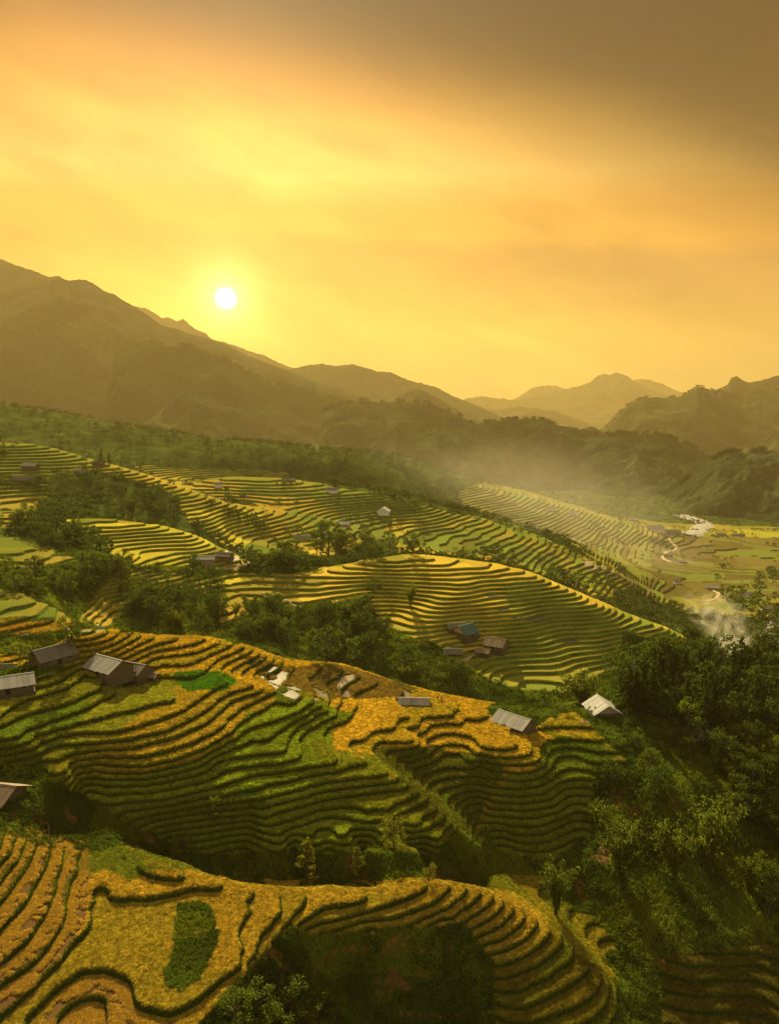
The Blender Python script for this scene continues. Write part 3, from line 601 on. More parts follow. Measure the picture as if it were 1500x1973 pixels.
# colour is decided per field (its own mean position blended with the local one)
fc_px = .45 * mpx[ci] + .55 * cpx; fc_py = .45 * mpy[ci] + .55 * cpy
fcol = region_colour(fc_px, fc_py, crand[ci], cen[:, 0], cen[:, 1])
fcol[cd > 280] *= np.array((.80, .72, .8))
wetf = np.zeros(len(TR))
for poly, pr in WATERP:
    m = in_poly(cpx, cpy, poly) & wet_terr & ~riser & (crand[ci] < pr); wetf[m] = .93
    wetf[m] *= (vnoise(cen[m, 0] / 2.6, cen[m, 1] / 2.6, 8) > .22)
fcol[wetf > .5] = (.12, .10, .07)
pool = in_poly(cpx, cpy, [(655,1300),(682,1302),(686,1318),(670,1328),(680,1350),(660,1348),(645,1325)]); wetf[pool & ~riser] = 1; fcol[pool & ~riser] = (.24, .20, .15)
mud = in_poly(cpx, cpy, [(455,1262),(560,1290),(650,1284),(800,1332),(780,1352),(640,1352),(520,1325)]) & (wetf < .5); fcol[mud] = fcol[mud] * .35 + np.array(MUD) * .9
bank = np.array((.070, .095, .016)) * (1 + .5 * fbm(cen[:, 0] / 6, cen[:, 1] / 6, 2, 51))[:, None]
bank[cd > 280] *= 1.4
rim = riser & ((qc - lev) > phic * .72)
fcol = np.where(riser[:, None] & wet_terr[:, None], np.where(rim[:, None], fcol * .55 + bank * .45, bank), fcol)
# wild ground
gn = fbm(cen[:, 0] / 22, cen[:, 1] / 22, 4, 61); gs = fbm(cen[:, 0] / 9, cen[:, 1] / 9, 3, 62)
wild = np.array(WILD) * (1 + .6 * gn)[:, None] + np.clip(gs - .05, 0, 1)[:, None] * np.array((.10, .12, .02)) * .8
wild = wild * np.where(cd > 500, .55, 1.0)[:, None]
redm = np.clip((fbm(cen[:, 0] / 7, cen[:, 1] / 7, 3, 63) - .36) * 6, 0, 1) * (cd < 300)
wild = wild * (1 - redm)[:, None] + np.array(SOIL) * redm[:, None]
forest = (cd > 290)[:, None] * np.ones(3)
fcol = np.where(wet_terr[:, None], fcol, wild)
# stubble strips (harvested) and the unplanted plot
strip = in_poly(cpx, cpy, [(-60,1575),(165,1560),(175,1720),(165,1790),(60,1930),(-60,2000)]) & (cd < 160)
soilm = strip & ~riser & ((qc - lev) < .62) & wet_terr
fcol[soilm] = np.array(SOIL) * .9
plot = in_poly(cpx, cpy, [(90,1960),(130,1905),(200,1880),(245,1905),(275,1960),(330,2010),(60,2010)]) & ~riser; fcol[plot] = np.array(SOIL) * .9
islet = in_poly(cpx, cpy, [(345,1748),(375,1742),(405,1750),(417,1790),(420,1815),(408,1850),(385,1895),(345,1918),(318,1905),(316,1885),(335,1840),(335,1790)])
fcol[islet] = (.055, .085, .015)
greenplot = in_poly(cpx, cpy, [(338,1302),(375,1298),(430,1300),(457,1318),(430,1338),(360,1336),(340,1322)]); fcol[greenplot & ~riser] = (.10, .21, .02)

Vf = np.c_[V[:, :2], VZ]
def build_piece(name, mask, mats, mi, smooth, parent=None):
    t = TR[mask]; u, inv = np.unique(t, return_inverse=True); f = inv.reshape(-1, 3)
    me = mesh_np(name, Vf[u], f, mats, mi[mask] if mi is not None else None, smooth, fcol[mask], wetf[mask]); return mobj(name, me, parent)
near = cd < 290
hillside = build_piece('hillside', ~wet_terr, [M_slope], None, True); tag(hillside, kind='structure')
# terraces: the largest of the near ones are parts, the others one mass
tm = wet_terr
area = np.abs(cr) / 2 / (cd ** 2); ca = np.bincount(ci, area * tm * near)
vis = (mpx > -30) & (mpx < 1530) & (mpy < 2000)
order = np.argsort(-ca * vis)[:290]; order = order[ca[order] > 0]
is_part = np.zeros(len(u_), bool); is_part[order] = True
mi = np.where(riser, 1, 0)
o_ = np.argsort(ci, kind='stable'); bnd = np.searchsorted(ci[o_], np.arange(len(u_) + 1))
for c0 in order:
    f = o_[bnd[c0]:bnd[c0 + 1]]; f = f[tm[f] & near[f]]
    if len(f) < 6: continue
    t = TR[f]; u, inv = np.unique(t, return_inverse=True)
    me = mesh_np('rice_terrace', Vf[u], inv.reshape(-1, 3), [M_field, M_bank], mi[f], False, fcol[f], wetf[f])
    mobj('rice_terrace', me, hillside)
rest = tm & ~(is_part[ci] & near)
ro = build_piece('distant_terraces', rest, [M_field, M_bank], mi, False, hillside); ro['kind'] = 'stuff'

# ------------------------------------------------------------------ plain and far mountains
BASE_Z = -262.0
xs = np.linspace(-12000, 12000, 49); ys = np.linspace(-3000, 18500, 44)
X, Y = np.meshgrid(xs, ys); i_ = np.arange(X.size).reshape(X.shape)
q = np.c_[i_[:-1, :-1].ravel(), i_[:-1, 1:].ravel(), i_[1:, 1:].ravel(), i_[1:, :-1].ravel()]
me = mesh_np('ground', np.c_[X.ravel(), Y.ravel(), np.full(X.size, BASE_Z)], q, M_mount, None, False, np.tile((.05, .06, .02), (len(q), 1)), np.zeros(len(q)))
tag(mobj('ground', me), kind='structure')
RIDGES = [
 # name, crest px/py, distance, half width near side, roughness, wooded
 ('mountain', [(-160,498),(-60,492),(0,498),(30,510),(60,520),(95,533),(115,531),(150,556),(220,610),(300,665),(380,720),(450,760)], 5300, 2200, 30, 1),
 ('mountain', [(140,560),(270,592),(285,594),(310,612),(325,611),(340,619),(353,614),(375,634),(395,641),(410,655),(432,658),(450,665),(480,676),(510,685),(540,700),(560,707),(600,725),(660,748),(760,780)], 8200, 2300, 18, 0),
 ('mountain', [(-160,620),(-60,590),(0,566),(40,556),(75,548),(100,540),(118,535),(135,541),(152,538),(165,539),(180,546),(200,560),(220,567),(240,580),(262,592),(285,607),(310,626),(340,633),(365,643),(395,650),(430,662),(470,682),(520,702),(560,716),(610,735),(660,752),(720,775),(800,800)], 4600, 2000, 26, 1),
 ('mountain', [(180,700),(250,672),(290,660),(320,668),(345,665),(370,668),(400,680),(430,690),(470,712),(500,730),(525,741),(560,740),(595,748),(615,757),(650,770),(690,785),(740,800),(800,822),(860,850)], 3500, 1300, 22, 1),
 ('mountain', [(480,730),(540,716),(565,710),(595,703),(620,701),(645,705),(680,702),(705,708),(730,716),(752,717),(780,730),(810,738),(840,746),(860,757),(890,770),(920,782),(960,800),(1010,822)], 6200, 1900, 16, 1),
 ('mountain', [(600,800),(660,778),(700,772),(740,776),(775,774),(800,777),(830,778),(860,790),(885,803),(930,822),(980,845)], 3000, 800, 14, 1),
 ('mountain', [(740,800),(770,760),(790,751),(810,750),(830,760),(860,778),(900,800)], 4200, 800, 12, 1),
 ('mountain', [(840,790),(900,767),(930,763),(960,768),(1000,770),(1040,762),(1080,752),(1110,745),(1135,738),(1150,725),(1162,721),(1172,722),(1185,718),(1205,723),(1222,735),(1245,748),(1270,757),(1310,768),(1400,800)], 12500, 2200, 10, 0),
 ('mountain', [(960,785),(1005,760),(1025,747),(1050,743),(1070,743),(1090,750),(1130,765)], 15500, 1700, 8, 0),
 ('mountain', [(1150,775),(1190,745),(1225,731),(1250,731),(1280,742),(1310,755),(1400,775)], 15500, 1700, 8, 0),
 ('mountain', [(850,800),(900,783),(950,790),(1000,783),(1030,786),(1070,793),(1100,803),(1135,820),(1170,840)], 8500, 1500, 8, 0),
 ('mountain', [(820,812),(900,780),(960,800),(1000,822),(1060,850)], 7000, 1000, 8, 0),
 ('mountain', [(640,862),(700,850),(760,846),(800,838),(830,822),(860,813),(885,809),(915,817),(950,812),(985,808),(1015,808),(1045,809),(1070,818),(1095,824),(1115,832),(1140,836),(1165,838),(1190,834),(1215,836),(1245,834),(1270,838),(1300,846),(1325,856),(1345,868),(1368,884),(1400,910),(1440,940)], 2750, 650, 20, 2),
 ('mountain', [(1040,850),(1100,834),(1125,825),(1140,822),(1160,832),(1200,850)], 3600, 500, 8, 1),
 ('mountain', [(1120,850),(1165,826),(1190,800),(1212,779),(1235,768),(1260,765),(1285,768),(1310,764),(1330,755),(1345,746),(1360,748),(1375,756),(1400,755),(1430,762),(1500,752),(1600,745),(1680,740)], 4600, 1300, 22, 1),
 ('mountain', [(1340,770),(1385,748),(1400,742),(1408,728),(1417,724),(1428,731),(1440,737),(1465,733),(1500,723),(1600,715),(1680,710)], 6000, 900, 14, 0),
 ('mountain', [(1240,985),(1280,955),(1310,935),(1335,912),(1360,893),(1385,878),(1400,872),(1420,870),(1435,873),(1460,868),(1500,867),(1560,850),(1680,845)], 2150, 420, 16, 2),
]
def ridge(k, name, crest, dist, halfw, rough, wood):
    crest = np.array(crest, float); a, t = az_t(crest[:, 0], crest[:, 1])
    n = int(max(120, min(420, (crest[-1, 0] - crest[0, 0]) / 2.6))); aq = np.linspace(a[0], a[-1], n); tq = np.interp(aq, a, t)
    d = dist * (1 + .05 * fbm(aq * 9, aq * 0 + k, 2, 70 + k)); zc = tq * d
    jag = {0: .0012, 1: .0010, 2: .0013}[wood]
    zc = zc + d * jag * fbm(aq * 260, aq * 0 + 3.3 * k, 4, 80 + k)
    ends = np.clip(np.minimum(np.arange(n), n - 1 - np.arange(n)) / (n * .06), 0, 1) ** .7
    zc = BASE_Z + (zc - BASE_Z) * ends; nn, nf = 64, 10
    sv = np.r_[-np.linspace(1, 0, nn) ** 1.15, np.linspace(0, 1, nf + 1)[1:]]
    Sg, Ag = np.meshgrid(sv, aq, indexing='ij'); dg = d[None, :] + Sg * halfw
    hgt = (zc - BASE_Z)[None, :]; Sa = np.abs(Sg)
    prof = (1 - Sa) ** 1.25 * .8 + .2 * (1 - Sa ** 1.3)
    x = dg * np.sin(Ag); y = dg * np.cos(Ag)
    L = halfw * .42
    rn = 1 - np.abs(fbm(x / L + 5.5 * k, y / (L * 1.9), 5, 90 + k) * 2.2)
    env = np.sin(np.clip(Sa, 0, 1) * math.pi) ** .8
    z = BASE_Z - 6 + (hgt + 6) * prof + env * hgt * .25 * (rn - .50) + env * rough * fbm(x / (L * .16), y / (L * .16), 4, 95 + k)
    top = (np.minimum(z, (zc[None, :] / d[None, :] * dg) - Sa * .02 * hgt))     # nothing in front rises over the crest line
    z = np.where(Sg < 0, top, z)
    c = np.array((.028, .036, .015)) * (1 + .7 * fbm(x / 120, y / 120, 4, 55 + k))[..., None]
    clear = np.clip((fbm(x / 260, y / 260, 3, 57 + k) - .12) * 4, 0, 1) * (z < BASE_Z + hgt * .75)
    c = c + clear[..., None] * np.array((.04, .042, .014)) * (.35 if wood == 2 else .8)
    i_ = np.arange(x.size).reshape(x.shape); q = np.c_[i_[:-1, :-1].ravel(), i_[:-1, 1:].ravel(), i_[1:, 1:].ravel(), i_[1:, :-1].ravel()]
    me = mesh_np(name, np.c_[x.ravel(), y.ravel(), z.ravel()], q, M_mount, None, True, c[:-1, :-1].reshape(-1, 3), np.zeros(len(q)))
    tag(mobj(name, me), kind='structure'); return aq, d, zc
RC = [ridge(k, *r) for k, r in enumerate(RIDGES)]


# ------------------------------------------------------------------ vegetation: sources
def quads_leaf(c, nrm_dir, size, asp=1.0, droop=0.0, r=None):
    """one bent-free leaf quad per centre"""
    r = r or rng; n = len(c)
    d = nrm_dir + r.normal(0, .55, (n, 3)); d /= np.linalg.norm(d, axis=1)[:, None] + 1e-9
    u = np.cross(d, r.normal(0, 1, (n, 3))); u /= np.linalg.norm(u, axis=1)[:, None] + 1e-9
    v = np.cross(d, u); sz = (size * (.6 + .8 * r.random(n)))[:, None] * .5
    P4 = np.stack([c - u * sz * asp, c - v * sz * .6, c + u * sz * asp - np.array([0, 0, droop]) * sz, c + v * sz * .6], 1)
    return P4.reshape(-1, 3), np.arange(n * 4).reshape(n, 4)
def tube(ptsl, radii, k=6):
    ptsl = np.array(ptsl, float); n = len(ptsl); V_, F_ = [], []
    for i in range(n):
        t = ptsl[min(i + 1, n - 1)] - ptsl[max(i - 1, 0)]; t = t / (np.linalg.norm(t) + 1e-9)
        a = np.cross(t, (0, 0, 1) if abs(t[2]) < .9 else (1, 0, 0)); a = a / np.linalg.norm(a); b = np.cross(t, a)
        for j in range(k):
            q = 2 * math.pi * j / k; V_.append(ptsl[i] + radii[i] * (math.cos(q) * a + math.sin(q) * b))
    for i in range(n - 1):
        for j in range(k): F_.append((i * k + j, i * k + (j + 1) % k, (i + 1) * k + (j + 1) % k, (i + 1) * k + j))
    return np.array(V_), np.array(F_)
def join(parts):
    V_, F_, o = [], [], 0
    for v, f in parts: V_.append(v); F_.append(f + o); o += len(v)
    return np.concatenate(V_), np.concatenate(F_)
M_leafdark = leaf_mat('dark_foliage', (.05, .075, .015), .5, False, .4)
M_leafmid = leaf_mat('green_foliage', (.085, .12, .018), .5, False, .4)
M_leafyel = leaf_mat('yellowgreen_foliage', (.13, .13, .02), .45, False, .4)
M_bamboo = leaf_mat('bamboo_foliage', (.085, .105, .016), .5, False, .4)
M_conif = leaf_mat('conifer_foliage', (.04, .06, .014), .5, False, .35)
def leafy(seed, h, wd, nclump, per, leaf, low=.25, top=1.0, shape='round'):
    r = np.random.default_rng(seed); cs = []; lim = []
    tr = [tube([(0, 0, -.4), (.1 * wd * .2, 0, h * .3), (0, .06 * wd, h * .6), (0, 0, h * .85)], [h * .026, h * .02, h * .012, h * .004], 6)]
    C_, D_, Z_ = [], [], []
    for i in range(nclump):
        a = r.random() * 6.283; zz = r.random() ** .8; zr = low + (top - low) * zz
        if shape == 'round': rad = math.sqrt(max(0.03, 1 - ((zz - .42) / .62) ** 2))
        elif shape == 'cone': rad = (1 - zz) ** .8 * .95 + .08
        else: rad = math.sqrt(max(.03, 1 - (zz - .5) ** 2 * 3.2))
        rad *= .5 * wd * (.55 + .5 * r.random()); p = np.array([math.cos(a) * rad, math.sin(a) * rad, h * zr])
        tr.append(tube([(0, 0, max(h * .15, p[2] - rad * .8)), p * np.array([.5, .5, 1]) - np.array([0, 0, rad * .25]), p], [h * .008, h * .005, h * .002], 4))
        cr_ = wd * (.11 + .10 * r.random()); m = int(per * (.6 + .8 * r.random()))
        q = r.normal(0, 1, (m, 3)); q /= np.linalg.norm(q, axis=1)[:, None]; q[:, 2] = q[:, 2] * .7 + .1
        C_.append(p + q * cr_ * (.55 + .5 * r.random((m, 1)))); D_.append(q + np.array([0, 0, .5]))
    c = np.concatenate(C_); d = np.concatenate(D_); v, f = quads_leaf(c, d, leaf, 1.0, .3, r)
    return join(tr), (v, f)
def conifer(seed, h, wd, tiers=16):
    r = np.random.default_rng(seed); tr = [tube([(0, 0, -.4), (0, 0, h * .5), (0, 0, h * .98)], [h * .02, h * .013, h * .002], 6)]
    C_, D_ = [], []
    for i in range(tiers):
        zz = i / (tiers - 1); z0 = h * (.16 + .82 * zz); R0 = wd * .5 * ((1 - zz) ** .75 * .95 + .05) * (.8 + .4 * r.random()); nb = int(7 - 3 * zz)
        for b in range(nb):
            a = r.random() * 6.283; L_ = R0 * (.7 + .5 * r.random()); m = int(11 * (.4 + L_ / (wd * .5)))
            t = r.random(m) ** .7; p = np.c_[np.cos(a) * L_ * t, np.sin(a) * L_ * t, z0 + h * .03 * t - h * .05 * t ** 2] + r.normal(0, wd * .028, (m, 3))
            C_.append(p); D_.append(np.tile((math.cos(a) * .3, math.sin(a) * .3, 1.0), (m, 1)))
            if i % 2 == 0: tr.append(tube([(0, 0, z0), (math.cos(a) * L_ * .8, math.sin(a) * L_ * .8, z0)], [h * .004, h * .001], 3))
    v, f = quads_leaf(np.concatenate(C_), np.concatenate(D_), h * .05, 1.5, .5, r); return join(tr), (v, f)
def bamboo(seed, h, wd, n=26):
    r = np.random.default_rng(seed); tr, C_, D_ = [], [], []
    for i in range(n):
        a = r.random() * 6.283; hh = h * (.65 + .35 * r.random()); out = wd * .5 * (.35 + .65 * r.random()); b0 = wd * .06 * r.random()
        tt = np.linspace(0, 1, 8); rr = b0 + out * tt ** 2.3; zz = hh * (tt - .20 * tt ** 4)
        pp = np.c_[np.cos(a) * rr, np.sin(a) * rr, zz]; tr.append(tube(pp, list(np.linspace(.06, .012, 8)), 4))
        m = 70; t = .22 + .78 * r.random(m) ** .75; rr = b0 + out * t ** 2.3; zz = hh * (t - .20 * t ** 4)
        sp = (wd * .05 * (1.2 - t * .6))[:, None]; p = np.c_[np.cos(a) * rr, np.sin(a) * rr, zz] + r.normal(0, 1, (m, 3)) * sp - np.c_[np.zeros(m), np.zeros(m), r.random(m) * h * .05]
        C_.append(p); D_.append(np.tile((math.cos(a) * .7, math.sin(a) * .7, .8), (m, 1)))
    v, f = quads_leaf(np.concatenate(C_), np.concatenate(D_), h * .042, 1.6, .9, r); return join(tr), (v, f)
def tree_meshes(name, pair, lm):
    (tv, tf), (cv, cf) = pair
    return (mesh_np(name + '_trunk', tv, tf, M_bark, None, True), mesh_np(name + '_crown', cv, cf, lm))
KIND = {
 'leafy': [tree_meshes('leafy', leafy(11 + i, 10, 8, 34, 42, .55), M_leafdark) for i in range(3)],
 'light': [tree_meshes('light', leafy(21 + i, 10, 7, 30, 40, .5), M_leafmid) for i in range(2)],
 'column': [tree_meshes('column', leafy(31 + i, 10, 4.6, 30, 46, .42, .12, 1.0, 'cone'), M_leafyel) for i in range(2)],
 'round': [tree_meshes('round', leafy(41 + i, 10, 7.5, 30, 52, .42, .2), M_leafyel) for i in range(2)],
 'conifer': [tree_meshes('conifer', conifer(51 + i, 13, 5.6), M_conif) for i in range(3)],
 'bamboo': [tree_meshes('bamboo', bamboo(61 + i, 12, 12), M_bamboo) for i in range(3)],
 'far': [tree_meshes('far', leafy(71 + i, 10, 8, 22, 18, .95), M_leafdark) for i in range(3)],
}
KH = {'leafy': 10, 'light': 10, 'column': 10, 'round': 10, 'conifer': 13, 'bamboo': 11, 'far': 10}
NAME = {'leafy': 'broadleaf_tree', 'light': 'broadleaf_tree', 'column': 'slender_tree', 'round': 'small_tree', 'conifer': 'conifer_tree', 'bamboo': 'bamboo_clump', 'far': 'hillside_tree'}
n_tree = [0]
def tree(kind, x, y, h, label, group=None, z=None, wide=1.0):
    z = float(ground(x, y)) if z is None else z
    tm_, cm_ = random.choice(KIND[kind]); k = h / KH[kind]
    o = empty(NAME[kind], (x, y, z - .15), random.random() * 6.28); o.scale = (k * wide * random.uniform(.9, 1.12), k * wide * random.uniform(.9, 1.12), k)
    mobj('culms' if kind == 'bamboo' else 'trunk', tm_, o); mobj('foliage' if kind == 'bamboo' else 'crown', cm_, o)
    tag(o, label, 'bamboo' if kind == 'bamboo' else 'tree', group); n_tree[0] += 1; return o
def tree_at(kind, px, py, hpx, label, group=None, wide=1.0):
    x, y, z = hit(px, py); d = math.sqrt(x * x + y * y + z * z)
    return tree(kind, x, y, hpx * d / F * 1.02 / math.cos(math.atan(-z / math.hypot(x, y)) * .6), label, group, z, wide)
def where(P_, px, py, h, hm):
    u = (px - P_[:, 0].min()) / np.ptp(P_[:, 0]); v = (py - P_[:, 1].min()) / np.ptp(P_[:, 1]); f = (h - hm[0]) / (hm[1] - hm[0])
    a = 'far left' if u < .2 else 'left' if u < .4 else 'middle' if u < .6 else 'right' if u < .8 else 'far right'
    return ('tall' if f > .66 else 'mid-sized' if f > .33 else 'short') + ' ' + ('back' if v < .33 else 'mid' if v < .66 else 'front') + ' row ' + a
def grove(poly, n, kinds, hm, label, group, gap=.32):
    P_ = np.array(poly); got = []; tries = 0
    while len(got) < n and tries < n * 14:
        tries += 1; px = random.uniform(P_[:, 0].min(), P_[:, 0].max()); py = random.uniform(P_[:, 1].min(), P_[:, 1].max())
        if not in_poly(np.array([px]), np.array([py]), poly)[0]: continue
        x, y, z = hit(px, py); h = random.uniform(*hm)
        if any((x - a) ** 2 + (y - b) ** 2 < (gap * h) ** 2 for a, b in got): continue
        got.append((x, y)); k = random.choice(kinds)
        lb = label[k] if isinstance(label, dict) else label; lb = lb + ', ' + where(P_, px, py, h, hm); gr = group[k] if isinstance(group, dict) else group
        tree(k, x, y, h, lb, gr, z)

# scatter of counted-by-nobody plants: points carrying a colour, instanced by geometry nodes
def scatter(name, pts_, scl, col, src):
    me = bpy.data.meshes.new(name); n = len(pts_); me.vertices.add(n); me.vertices.foreach_set('co', np.ascontiguousarray(pts_, np.float32).ravel())
    a = me.attributes.new('Col', 'FLOAT_COLOR', 'POINT'); c = np.ones((n, 4), np.float32); c[:, :3] = col; a.data.foreach_set('color', c.ravel())
    a = me.attributes.new('scl', 'FLOAT', 'POINT'); a.data.foreach_set('value', np.ascontiguousarray(scl, np.float32))
    a = me.attributes.new('rot', 'FLOAT_VECTOR', 'POINT'); rv = np.zeros((n, 3), np.float32); rv[:, 2] = rng.random(n) * 6.283; rv[:, :2] = rng.normal(0, .12, (n, 2)); a.data.foreach_set('vector', rv.ravel())
    ng = bpy.data.node_groups.new(name, 'GeometryNodeTree'); ng.interface.new_socket('Geometry', in_out='INPUT', socket_type='NodeSocketGeometry'); ng.interface.new_socket('Geometry', in_out='OUTPUT', socket_type='NodeSocketGeometry')
    gi = ng.nodes.new('NodeGroupInput'); go = ng.nodes.new('NodeGroupOutput'); ip = ng.nodes.new('GeometryNodeInstanceOnPoints'); oi = ng.nodes.new('GeometryNodeObjectInfo'); oi.inputs['Object'].default_value = src
    def named(nm, ty):
        q = ng.nodes.new('GeometryNodeInputNamedAttribute'); q.data_type = ty; q.inputs['Name'].default_value = nm; return q.outputs['Attribute']
    er = ng.nodes.new('FunctionNodeEulerToRotation'); ng.links.new(named('rot', 'FLOAT_VECTOR'), er.inputs[0])
    ng.links.new(gi.outputs[0], ip.inputs['Points']); ng.links.new(oi.outputs['Geometry'], ip.inputs['Instance']); ng.links.new(er.outputs[0], ip.inputs['Rotation']); ng.links.new(named('scl', 'FLOAT'), ip.inputs['Scale']); ng.links.new(ip.outputs[0], go.inputs[0])
    o = mobj(name, me); o.modifiers.new('scatter', 'NODES').node_group = ng; tag(o, kind='stuff'); return o
def source(name, v, f, m):
    return bpy.data.objects.new(name, mesh_np(name, v, f, m))        # kept out of the scene: only the scatter reads it
def blades(n, h, spread, wdt, seed, droop=.5):
    r = np.random.default_rng(seed); V_, F_ = [], []
    for i in range(n):
        a = r.random() * 6.283; L_ = spread * (.4 + .7 * r.random()); hh = h * (.6 + .5 * r.random()); b = np.array([r.normal(0, spread * .35), r.normal(0, spread * .35), -.05])
        s_ = np.array([-math.sin(a), math.cos(a), 0]) * wdt; d = np.array([math.cos(a), math.sin(a), 0])
        m_ = b + d * L_ * .5 + np.array([0, 0, hh]); e = b + d * L_ + np.array([0, 0, hh * (1 - droop)])
        o = len(V_); V_ += [b - s_ * .6, b + s_ * .6, m_ + s_, m_ - s_, e + s_ * .5, e - s_ * .5]; F_ += [(o, o + 1, o + 2, o + 3), (o + 3, o + 2, o + 4, o + 5)]
    return np.array(V_), np.array(F_)
def sample_tris(mask, n, weight):
    f = np.nonzero(mask)[0]; w_ = weight[f]; w_ = w_ / w_.sum(); k = rng.choice(f, n, p=w_); u = rng.random(n); v = rng.random(n); s = u + v > 1; u[s] = 1 - u[s]; v[s] = 1 - v[s]
    t = TR[k]; p = Vf[t[:, 0]] * (1 - u - v)[:, None] + Vf[t[:, 1]] * u[:, None] + Vf[t[:, 2]] * v[:, None]; return k, p
A3 = np.linalg.norm(np.cross(Vf[TR[:, 1]] - Vf[TR[:, 0]], Vf[TR[:, 2]] - Vf[TR[:, 0]]), axis=1) / 2
inframe = (cpx > -60) & (cpx < 1560) & (cpy < 2060)
wfar = A3 / np.maximum(cd, 60) ** 1.9
s_rice = source('rice_tuft', *blades(12, .42, .42, .035, 3, .45), M_tuft)
s_grass = source('grass_tuft', *blades(12, .55, .38, .035, 4, .55), M_tuft)
q_ = leafy(5, 1.0, 1.3, 12, 16, .16, .05, .9)[1]; s_bush = source('bush_clump', q_[0], q_[1], M_bush)
q_ = leafy(6, 1.0, .9, 16, 10, .16, .1, 1.0)[1]; s_ftree = source('tree_clump', q_[0], q_[1], M_bush)
tread = wet_terr & ~riser & inframe & (wetf < .5) & (cd < 300)
k, p = sample_tris(tread & ~soilm & ~plot & ~islet, 330000, wfar)
c = fcol[k] * (1.1 + .3 * fbm(p[:, 0] / .8, p[:, 1] / .8, 2, 5) + 1.1 * (rng.random(len(p)) - .5))[:, None]; ok = (vnoise(p[:, 0] / .9, p[:, 1] / .9, 6) + rng.random(len(p)) * .7) > .42
sc_ = (.55 + .5 * rng.random(len(p))) * np.clip(cd[k] / 150, .75, 1.5)
scatter('ripening_rice', p[ok], sc_[ok], c[ok], s_rice)
k, p = sample_tris(wet_terr & riser & inframe & (cd < 300), 170000, wfar)
hi_ = np.clip((p[:, 2] - Z0) / STEP % 1.0, 0, 1)
c = np.array((.075, .10, .016)) * (.7 + .9 * rng.random(len(p)))[:, None] + np.array((.12, .09, .0)) * ((qc[k] - lev[k]) > phic[k] * .7)[:, None]
scatter('terrace_bank_grass', p, (.25 + .38 * rng.random(len(p))) * np.clip(cd[k] / 150, .8, 1.4), c, s_grass)
# cut straw and stubble on the harvested strips: along the outer edge of each strip and in loose rows
k, p = sample_tris((soilm | plot | (strip & ~riser)) & inframe, 60000, wfar); rowv = np.sin((p[:, 2] * 0 + qc[k] - lev[k]) * 26) ; 
edge = (qc[k] - lev[k]) ; keepm = ((edge < .62) & (vnoise(p[:, 0] / .8, p[:, 1] / .8, 3) > .46)) & (vnoise(p[:, 0] / 2.6, p[:, 1] / 2.6, 4) > .46) | (edge >= .62)
scatter('rice_stubble', p[keepm], (.5 + .5 * rng.random(keepm.sum())), np.array((.50, .33, .07)) * (.6 + .7 * rng.random(keepm.sum()))[:, None], s_rice)
# grass and bushes of the wild slopes
wild_m = ~wet_terr & inframe & (cd < 420)
k, p = sample_tris(wild_m | islet, 150000, wfar); g = vnoise(p[:, 0] / 6, p[:, 1] / 6, 71)
c = (np.array((.10, .13, .02)) * (.5 + 1.1 * g)[:, None] + np.array((.07, .06, .0)) * (vnoise(p[:, 0] / 11, p[:, 1] / 11, 72) > .62)[:, None])
bare = (fcol[k][:, 0] > fcol[k][:, 1] * 1.5) & (rng.random(len(p)) < .85)
scatter('wild_grass', p[~bare], ((.6 + .8 * rng.random(len(p))) * np.clip(cd[k] / 160, .8, 1.7))[~bare], c[~bare], s_grass)
k, p = sample_tris(wild_m, 19000, wfar); g = vnoise(p[:, 0] / 9, p[:, 1] / 9, 73) * .75 + vnoise(p[:, 0] / 3, p[:, 1] / 3, 74) * .4
ok = (g > .50) & ~((fcol[k][:, 0] > fcol[k][:, 1] * 1.5))
tone = rng.random(len(p))[:, None]; c = np.array((.042, .065, .013)) * (1 - tone) + np.array((.11, .145, .022)) * tone ** 1.5
scatter('low_bushes', p[ok], ((.5 + 1.5 * rng.random(len(p)) ** 2) * np.clip(cd[k] / 180, .8, 1.6))[ok], c[ok], s_bush)
# hedges and thickets between the far fields
k, p = sample_tris(wet_terr & (cd > 480) & (cpx > -60) & (cpx < 1560), 9000, A3 / cd ** 1.4)
g = vnoise(p[:, 0] / 34, p[:, 1] / 34, 85); ok = (g > .80) | ((g > .5) & (rng.random(len(p)) < .03)); tone = rng.random(len(p))[:, None]
scatter('field_thickets', p[ok], 2.5 + 3.5 * rng.random(ok.sum()), (np.array((.04, .055, .013)) * (1 - tone) + np.array((.09, .10, .02)) * tone)[ok], s_ftree)
# wooded ground further off
k, p = sample_tris(~wet_terr & (cd > 400) & (cpx > -60) & (cpx < 1560), 9000, A3 / cd ** 1.5)
g = vnoise(p[:, 0] / 60, p[:, 1] / 60, 75); ok = (g > .38) | (rng.random(len(p)) < .15); tone = rng.random(len(p))[:, None]
c = np.array((.03, .045, .012)) * (1 - tone) + np.array((.07, .085, .018)) * tone
scatter('distant_woods', p[ok], (3.5 + 5.5 * rng.random(ok.sum())), c[ok], s_ftree)
rp, rs = [], []
for i in (12, 16, 3, 14, 5):
    aq, dq, zq = RC[i]; n = {12: 700, 16: 500, 3: 380, 14: 420, 5: 200}[i]; j = rng.integers(0, len(aq) - 1, n); f = rng.random(n)
    a = aq[j] + f * (aq[j + 1] - aq[j]); d = dq[j] + f * (dq[j + 1] - dq[j]); z = zq[j] + f * (zq[j + 1] - zq[j]); cl = vnoise(a * 150, a * 0 + i, 3) > .35
    rp.append(np.c_[d * np.sin(a), d * np.cos(a), z - 3][cl]); rs.append((7 + 8 * rng.random(n))[cl] * (1.0 if dq.mean() < 3000 else 1.3))
rp = np.concatenate(rp); scatter('crest_trees', rp, np.concatenate(rs), np.tile((.035, .048, .014), (len(rp), 1)), s_ftree)

